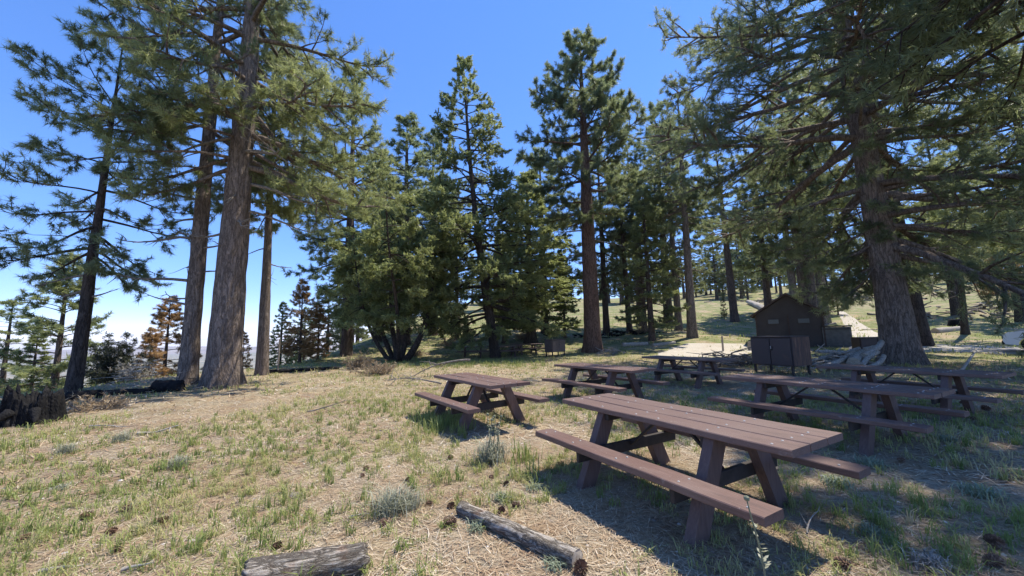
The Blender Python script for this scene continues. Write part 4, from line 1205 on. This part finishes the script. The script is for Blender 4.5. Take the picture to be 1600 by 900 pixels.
cone_spots = [  # px, py, scale, label
    (694, 822, 1.25, "large dark open pine cone on the bare litter left of the thin log"),
    (600, 823, .95, "small dark pine cone below the grey-green sage clump"),
    (708, 792, .9, "pine cone touching the far tip of the thin log"),
    (666, 790, .8, "pine cone just right of the sage clump"),
    (586, 795, 1.0, "dark pine cone tucked at the left of the sage clump"),
    (786, 801, .95, "reddish pine cone behind the middle of the thin log"),
    (800, 794, .9, "second pine cone behind the thin log, nearer the table shadow"),
    (864, 866, 1.05, "pine cone leaning against the near half of the thin log"),
    (911, 890, 1.3, "large brown pine cone at the near end of the thin log"),
    (568, 735, .9, "pine cone on bare litter above the sage clump"),
    (567, 747, .7, "reddish small pine cone paired above the sage clump"),
    (640, 752, .8, "pine cone in the litter right of the grass tufts"),
    (700, 718, .85, "pine cone lying between grass tufts below the sunny table"),
    (770, 750, .85, "pale brown pine cone below the thistle clump"),
    (793, 757, .8, "pine cone near the edge of the nearest table's shadow"),
    (128, 812, 1.2, "dark pine cone in the lower left grass"),
    (196, 803, 1.1, "reddish brown pine cone in the lower left grass"),
    (262, 816, 1.0, "pine cone in the middle of the lower left grass"),
    (166, 836, .9, "small brown pine cone below the pair in the lower left grass"),
    (182, 866, 1.0, "dark weathered pine cone near the bottom left"),
    (48, 842, .9, "dark cone half sunk in the grass by the left edge"),
    (462, 676, .8, "dark pine cone in the middle of the sunny grass"),
    (580, 642, 1.1, "dark pine cone by the fallen grey twig"),
    (1548, 852, 1.4, "large dark pine cone in the shade at the lower right"),
    (1545, 888, 1.2, "reddish cone at the bottom right corner"),
    (1330, 893, 1.2, "brown pine cone at the bottom edge right of the thistle"),
    (1537, 640, 1.5, "dark pine cone on the sunlit litter beside the rightmost table"),
    (1588, 644, 1.2, "small dark cone at the right edge beside the rightmost table"),
    (880, 728, .9, "dark cone in the shadow of the nearest table"),
    (438, 856, .9, "reddish brown cone left of the thick grey log"),
]
for k, (px, py, sc, lab) in enumerate(cone_spots):
    p = ground(px, py); r = .028 * sc
    o = link("pine_cone", CONES[k % 2], CONE, None, (p[0], p[1], p[2] + r), (k * 1.3, .15 * math.sin(k), k * 2.1), lab, "pine cone", "fallen pine cones")
    sc *= .78; o.scale = (sc, sc, sc)
rng = np.random.default_rng(77)
for k in range(16):
    x, y = rng.uniform(2.2, 8.5), rng.uniform(2.0, 9.5)
    o = link("pine_cone", CONES[k % 2], CONE, None, (x, y, float(height(x, y)) + .035), (k * 1.3, 0, k * 2.1), "dark pine cone lying in the shade under the right-hand tables", "pine cone", "cones in the shade of the right tables")
    sc = rng.uniform(.55, .95); o.scale = (sc, sc, sc)

# ---------------------------------------------------------------- low plants
def leaf_mat(name, a, b, tr=.25, rough=.6):
    m = Mat(name, rough, .25)
    t = m.attr("tint")
    m.color(m.mix(t, a, b))
    trn = m.node("ShaderNodeBsdfTranslucent"); m.ln(m.mix(t, a, b), trn.inputs[0])
    mx = m.node("ShaderNodeMixShader"); mx.inputs[0].default_value = tr
    m.ln(m.b.outputs[0], mx.inputs[1]); m.ln(trn.outputs[0], mx.inputs[2]); m.ln(mx.outputs[0], m.nt.nodes["Material Output"].inputs[0])
    return m.m
SAGE = leaf_mat("sage_leaf", (.24, .25, .16), (.46, .46, .35))
FORB = leaf_mat("grey_green_forb", (.17, .21, .13), (.34, .38, .26))
DRYTW = leaf_mat("grey_dry_twigs", (.30, .27, .22), (.52, .49, .42))
TANB = leaf_mat("dry_tan_brush", (.26, .19, .115), (.47, .37, .24))
gr_ = Mat("green_grass", .5, .25)
_gc = gr_.ramp(gr_.attr("tint"), [(0, (.17, .23, .065)), (.42, (.32, .365, .115)), (.68, (.47, .45, .19)), (1, (.58, .48, .28))])
gr_.color(_gc)
_gt = gr_.node("ShaderNodeBsdfTranslucent"); gr_.ln(_gc, _gt.inputs[0])
_gx = gr_.node("ShaderNodeMixShader"); _gx.inputs[0].default_value = .42
gr_.ln(gr_.b.outputs[0], _gx.inputs[1]); gr_.ln(_gt.outputs[0], _gx.inputs[2]); gr_.ln(_gx.outputs[0], gr_.nt.nodes["Material Output"].inputs[0])
GRASS = gr_.m
LITTER = None
def blades(rng, C, n, hgt, wid, spread, lean, seg=2):
    """curved tapering blades rooted round the points C; returns V, quads, tris, tint"""
    N = len(C) * n
    base = np.repeat(C, n, 0) + np.concatenate([rng.normal(0, 1, (N, 2)) * np.repeat(np.broadcast_to(spread, len(C)), n)[:, None], np.zeros((N, 1))], 1)
    h = np.repeat(np.broadcast_to(hgt, len(C)), n) * rng.uniform(.3, 1.2, N)
    az = rng.uniform(0, 6.283, N); ln_ = rng.uniform(.15, 1, N) * lean
    d = np.stack([np.cos(az), np.sin(az), 0 * az], -1)
    s = np.stack([-np.sin(az), np.cos(az), 0 * az], -1) * (wid * rng.uniform(.7, 1.3, N))[:, None] / 2
    up = np.array([0, 0, 1.])
    m = base + d * (h * ln_ * .3)[:, None] + up * (h * .6)[:, None]
    t = base + d * (h * ln_)[:, None] + up * (h * (1 - .3 * ln_))[:, None]
    V = np.stack([base - s, base + s, m + s * .8, m - s * .8, t], 1).reshape(-1, 3)
    o = np.arange(N)[:, None] * 5
    return V, o + np.array([[0, 1, 2, 3]]), o + np.array([[3, 2, 4]]), N
def plant_mesh(name, seed, n, hgt, wid, spread, lean):
    rng = np.random.default_rng(seed)
    V, q, t, N = blades(rng, np.zeros((1, 3)), n, hgt, wid, spread, lean)
    return mesh_np(name, V, [q, t], {"tint": np.repeat(rng.uniform(0, 1, N), 5)})
SAGE_ME = plant_mesh("sage", 1, 320, .19, .0055, .06, 1.25)
FORB_ME = plant_mesh("forb", 2, 130, .075, .0075, .04, 1.5)
for k, (px, py, sc, nm, me, mt, lab) in enumerate([
    (612, 802, 1.25, "sage_clump", SAGE_ME, SAGE, "grey-green sage clump beside the bleached stick"),
    (640, 795, .8, "sage_clump", SAGE_ME, SAGE, "smaller sage clump joined to the right of the larger one"),
    (460, 778, .7, "dry_plant", FORB_ME, BLEACHED, "pale dead star-shaped plant left of the sage clump"),
    (104, 708, .8, "sage_clump", SAGE_ME, SAGE, "pale sage tuft in the left grass near the stump"),
    (95, 765, .9, "dry_plant", FORB_ME, SAGE, "pale spreading weed in the lower left grass"),
    (278, 730, .8, "sage_clump", SAGE_ME, SAGE, "thin grey sage tuft in the middle of the left grass"),
    (190, 690, .9, "sage_clump", SAGE_ME, SAGE, "sage tuft below the flat bleached wood"),
    (768, 722, 1.5, "sage_clump", SAGE_ME, SAGE, "grey-green thistle foliage at the foot of the sunny table"),
    (745, 828, .9, "forb", FORB_ME, FORB, "low silvery weed beside the thin log"),
    (784, 783, 1.1, "forb", FORB_ME, FORB, "silvery weed behind the thin log"),
    (870, 886, .9, "forb", FORB_ME, FORB, "grey weed at the near end of the thin log"),
    (835, 765, 1.0, "forb", FORB_ME, FORB, "pale weed at the edge of the nearest table's shadow"),
    (1365, 730, 1.6, "forb", FORB_ME, FORB, "bluish weed under the far bench of the nearest table"),
    (1310, 760, 1.4, "forb", FORB_ME, FORB, "bluish weed in the shade right of the nearest table"),
    (1530, 775, 1.6, "forb", FORB_ME, FORB, "bluish weed at the right edge of the shade"),
    (1450, 885, 1.2, "dry_plant", FORB_ME, BLEACHED, "pale dead plant at the bottom right"),
    (1360, 835, 1.1, "forb", FORB_ME, FORB, "low bluish weed right of the foreground thistle"),
    (1480, 690, 1.4, "forb", FORB_ME, FORB, "weed in the shade below the rightmost table"),
]):
    p = ground(px, py)
    o = link(nm, me if mt is not BLEACHED else me.copy(), mt if me.materials[:] == [] or mt is BLEACHED else None, None, p, (0, 0, k * 1.7), lab, "plant", "low grey-green plants")
    if mt is BLEACHED:
        o.data.materials.clear(); o.data.materials.append(mt)
    elif me.materials[0] is not mt:
        o.data = me.copy(); o.data.materials.clear(); o.data.materials.append(mt)
    o.scale = (sc, sc, sc)

def thistle(p, h, label, seed, stems=1, head=.014):
    rng = np.random.default_rng(seed)
    t = thing("thistle", p, 0, label, "plant", "thistles")
    for k in range(stems):
        x0 = rng.normal(0, .07, 2) if stems > 1 else np.zeros(2)
        hh = h * rng.uniform(.6, 1.0) if stems > 1 else h
        n = 10; s = np.linspace(0, 1, n)
        P = np.stack([x0[0] + .03 * np.sin(s * 4 + k), x0[1] + .02 * s, -.02 + (hh + .02) * s], -1)
        st = link("stem", MB().tube(P, np.linspace(.007, .0035, n), 6).mesh("stem", True), SAGE, t)
        # spiny leaves up the stem
        V, F = [], []
        for q in range(34):
            u = rng.uniform(.05, .92); c = P[int(u * (n - 1))] * 1.0; c[2] = hh * u
            a = rng.uniform(0, 6.28); l = .045 * (1.1 - u) + .010
            d = np.array([math.cos(a), math.sin(a), .45]); sd = np.array([-math.sin(a), math.cos(a), 0]) * .005
            i = len(V)
            V += [c - sd, c + sd, c + d * l * .6 + sd * 1.6, c + d * l * .6 - sd * 1.6, c + d * l]
            F.append([i, i + 1, i + 2, i + 3])
        me = mesh_np("leaf", np.array(V), [np.array(F), np.array([[f[3], f[2], f[2] + 2] for f in F])], {"tint": np.random.default_rng(1).uniform(0, 1, len(V))})
        link("leaves", me, SAGE, st)
        import bmesh
        bm = bmesh.new(); bmesh.ops.create_icosphere(bm, subdivisions=2, radius=head)
        for v in bm.verts: v.co *= rng.uniform(.85, 1.2)
        hm = bpy.data.meshes.new("flower_head"); bm.to_mesh(hm); bm.free()
        link("flower_head", hm, SAGE, st, tuple(P[-1]))
thistle(ground(1196, 985), .63, "tall single-headed thistle in front of the nearest table's bench end", 1)
thistle(ground(775, 722), .58, "clump of pale thistles with round heads in front of the sunny table", 2, 7, .016)

# dry brush bushes
def bush(px, py, r, h, mat, label, seed, n=420, depth=None):
    rng = np.random.default_rng(seed)
    p = on_ground(px, depth) if depth else ground(px, py)
    t = thing("shrub", p, 0, label, "shrub", "shrubs around the clearing")
    lines, tp, td = [], [], []
    for k in range(46):
        P = bend_line(rng, np.zeros(3) + rng.normal(0, .08, 3) * np.array([1, 1, 0]), rng.uniform(0, 6.28), rng.uniform(.25, 1.3), h * rng.uniform(.7, 1.25), 6, 0, 0, .15)
        P[:, :2] *= r / h
        lines.append((P, np.linspace(.014, .004, 6)))
        for q in range(n // 46):
            i0 = int(rng.integers(2, 6)); tp.append(P[i0] + rng.normal(0, .07, 3)); td.append(rng.normal(0, 1, 3) + np.array([0, 0, .6]))
    v, f = tubes_batch(lines, 3)
    link("stems", mesh_np("stems", v, [f]), DEADWOOD, t)
    NV = needles(rng, np.array(tp), nrm(np.array(td)), 8, .11, .02, .6, .08)
    NV[:, 2] = np.maximum(NV[:, 2], .01)
    link("foliage", mesh_np("foliage", NV, [np.arange(len(NV)).reshape(-1, 3)], {"tint": np.repeat(rng.uniform(0, 1, len(tp)), 24)}), mat, t)
bush(183, 0, 1.15, 1.9, DARK_LEAF, "dark rounded bush between the slim pine and the large left pines", 11, 4200, 16.3)
bush(214, 0, .7, .9, DRYTW, "pale dry brush at the right foot of the dark rounded bush", 12, 260, 16.0)
bush(560, 577, .9, .75, TANB, "dry tan bush left of the many-stemmed tree", 1)
bush(590, 585, .8, .45, TANB, "low dry brush in front of the many-stemmed tree", 2)
bush(650, 557, .9, .6, TANB, "reddish dry bush right of the many-stemmed tree base", 3)
bush(700, 543, 1.1, .9, TANB, "dry tan bush behind the left far picnic table", 4)
bush(735, 535, 1.2, 1.0, TANB, "pale bush on the slope behind the left far table", 5)
bush(816, 532, 1.1, 1.0, TANB, "tan bush right of the leaning fir on the slope", 6)
bush(680, 520, 1.1, 1.2, SAGE, "grey bush on the slope above the far tables", 7)
bush(1003, 522, 1.0, 1.3, TANB, "dry tan bush between the pale thin trunks behind the young fir", 8)
bush(150, 640, .5, .25, TANB, "tiny dry brush on the bare soil near the slim pine", 9, 200)

# ---------------------------------------------------------------- grass, litter, pebbles (uncountable)
rng = np.random.default_rng(2024)
def fan(n, r0, r1, half=62):
    """random ground points in front of the camera, uniform per area"""
    r = np.sqrt(rng.uniform(r0 * r0, r1 * r1, n)); a = np.radians(rng.uniform(-half, half, n))
    return np.stack([r * np.sin(a), r * np.cos(a)], -1)
def keep_grass(P):
    x, y = P[:, 0], P[:, 1]
    m = vnoise(x * .5 + 3, y * .5, 11) * .62 + vnoise(x * 1.3, y * 1.3, 12) * .38
    bare = np.exp(-(((x + .1) / 1.3) ** 2 + ((y - 2.9) / .9) ** 2))          # bare litter round the thin log
    right = sstep(.4, 2.2, x - .12 * y) * .08 * sstep(16, 9, y)
    soil = np.exp(-(((x + 8.2) / 2.4) ** 2 + ((y - 8.6) / 1.8) ** 2)) * .5
    pad = np.exp(-(((x - 12) / 4) ** 2 + ((y - 27) / 7) ** 2))
    return m - .45 * bare - right - soil - .5 * pad > .325 + rng.normal(0, .07, len(x))
def with_z(P):
    return np.concatenate([P, height(P[:, 0], P[:, 1])[:, None] - .004], 1)
parts = []
for (n, r0, r1, nb_, h, w, sp) in [(2700, 1.2, 6, 13, .105, .0062, .026), (4800, 6, 13, 9, .115, .0105, .042), (6500, 13, 32, 5, .16, .022, .09), (4500, 32, 62, 4, .22, .06, .3)]:
    C = fan(n, r0, r1); C = with_z(C[keep_grass(C)])
    hv = h * (.55 + .9 * vnoise(C[:, 0] * .8, C[:, 1] * .8, 14)) * rng.uniform(.6, 1.3, len(C))
    V, q, t, N = blades(rng, C, nb_, hv, w, sp, 1.5)
    ti = np.repeat(np.clip(.2 + .6 * vnoise(C[:, 0] * .7, C[:, 1] * .7, 15) + rng.normal(0, .12, len(C)), 0, 1), nb_ * 5)
    parts.append((V, q, t, ti))
C = fan(2000, 1.3, 10); m_ = vnoise(C[:, 0] * .5 + 7, C[:, 1] * .5, 31); C = with_z(C[keep_grass(C) & (m_ > .35)])
V, q, t, N = blades(rng, C, 18, .135 * rng.uniform(.6, 1.25, len(C)), .0075, .020, .95)
parts.append((V, q, t, np.repeat(np.clip(rng.normal(.36, .24, len(C)), 0, 1), 90)))
# taller tufts in the shade of the sunny table and along the shaded band
tx = np.array([ground(a, b) for a, b in [(690 + rng.uniform(-45, 45), 660 + rng.uniform(-12, 22)) for _ in range(46)]] + [ground(rng.uniform(600, 850), rng.uniform(562, 575)) for _ in range(260)] + [ground(820 + rng.normal(0, 8), 735 + rng.normal(0, 12)) for _ in range(9)])
V, q, t, N = blades(rng, tx, 16, .24, .011, .07, .6); parts.append((V, q, t, np.clip(.1 + rng.uniform(0, .5, len(V)), 0, 1)))
off = 0; VV, QQ, TT, AA = [], [], [], []
for V, q, t, a in parts:
    VV.append(V); QQ.append(q + off); TT.append(t + off); AA.append(a); off += len(V)
link("grass", mesh_np("grass", np.concatenate(VV), [np.concatenate(QQ), np.concatenate(TT)], {"tint": np.concatenate(AA)}), GRASS, kind="stuff", label="patchy green and straw grass over the clearing", cat="grass")

lm = Mat("dry_needles", .8, .2)
lm.color(lm.ramp(lm.attr("tint"), [(0, (.11, .07, .045)), (.35, (.31, .20, .12)), (.7, (.48, .37, .24)), (1, (.62, .55, .43))]))
def litter(n, r0, r1, L, w):
    P = fan(n, r0, r1); P = with_z(P); P[:, 2] += rng.uniform(.004, .018, n)
    a = rng.uniform(0, 6.283, n); e = rng.normal(0, .12, n)
    d = np.stack([np.cos(a) * np.cos(e), np.sin(a) * np.cos(e), np.abs(np.sin(e))], -1) * (L * rng.uniform(.5, 1.2, n))[:, None]
    s = np.stack([-np.sin(a), np.cos(a), 0 * a], -1) * (w * rng.uniform(.6, 1.4, n) / 2)[:, None]
    V = np.stack([P - s, P + s, P + d + s * .3], 1).reshape(-1, 3)
    return V, np.repeat(np.clip(.3 + .5 * vnoise(P[:, 0] * 1.3, P[:, 1] * 1.3, 21) + rng.normal(0, .2, n), 0, 1), 3)
a_, b_, c_ = litter(52000, 1.2, 5.5, .13, .0048), litter(42000, 5.5, 12, .19, .011), litter(22000, 12, 24, .32, .028)
V = np.concatenate([a_[0], b_[0], c_[0]])
link("needle_litter", mesh_np("needle_litter", V, [np.arange(len(V)).reshape(-1, 3)], {"tint": np.concatenate([a_[1], b_[1], c_[1]])}), lm.m, kind="stuff", label="dry fallen pine needles carpeting the ground", cat="litter")

pbm = Mat("pebbles_and_chips", .85, .2)
pbm.color(pbm.ramp(pbm.attr("tint"), [(0, (.09, .07, .055)), (.4, (.30, .25, .20)), (.8, (.58, .54, .48)), (1, (.72, .70, .66))]))
n = 5200
P = with_z(fan(n, 1.2, 15))
r = np.minimum(.008 * np.exp(rng.normal(0, .5, n)) * (1 + .08 * np.hypot(P[:, 0], P[:, 1])), .021)
octa = np.array([[1, 0, 0], [0, 1, 0], [-1, 0, 0], [0, -1, 0], [.2, .1, .55], [0, 0, -.4]])
ang = rng.uniform(0, 6.28, n); ca, sa = np.cos(ang), np.sin(ang)
S = octa[None] * (1 + rng.normal(0, .22, (n, 6, 3))) * r[:, None, None] * np.stack([rng.uniform(.7, 1.8, n), np.ones(n), np.ones(n)], -1)[:, None]
S = np.stack([S[..., 0] * ca[:, None] - S[..., 1] * sa[:, None], S[..., 0] * sa[:, None] + S[..., 1] * ca[:, None], S[..., 2]], -1)
V = (P[:, None] + S).reshape(-1, 3); V[:, 2] += .004
f = np.array([[0, 1, 4], [1, 2, 4], [2, 3, 4], [3, 0, 4], [1, 0, 5], [2, 1, 5], [3, 2, 5], [0, 3, 5]])
F = (np.arange(n)[:, None, None] * 6 + f[None]).reshape(-1, 3)
link("pebbles", mesh_np("pebbles", V, [F], {"tint": np.repeat(np.clip(rng.beta(1.3, 1.6, n), 0, 1), 6)}), pbm.m, kind="stuff", label="small stones and wood chips scattered on the ground", cat="pebbles")

# ---------------------------------------------------------------- the air between here and the far range
hz = Mat("haze_air")
hz.nt.nodes.remove(hz.b)
pv = hz.node("ShaderNodeVolumePrincipled")
pv.inputs["Color"].default_value = (.86, .92, 1.0, 1)
pv.inputs["Density"].default_value = 6e-5
pv.inputs["Anisotropy"].default_value = .2
hz.ln(pv.outputs[0], hz.nt.nodes["Material Output"].inputs["Volume"])
link("haze", MB().box((-1000, 5200, -108), (26000, 12400, 330)).mesh("haze"), hz.m, kind="stuff", label="thin pale air that veils the far range", cat="haze")
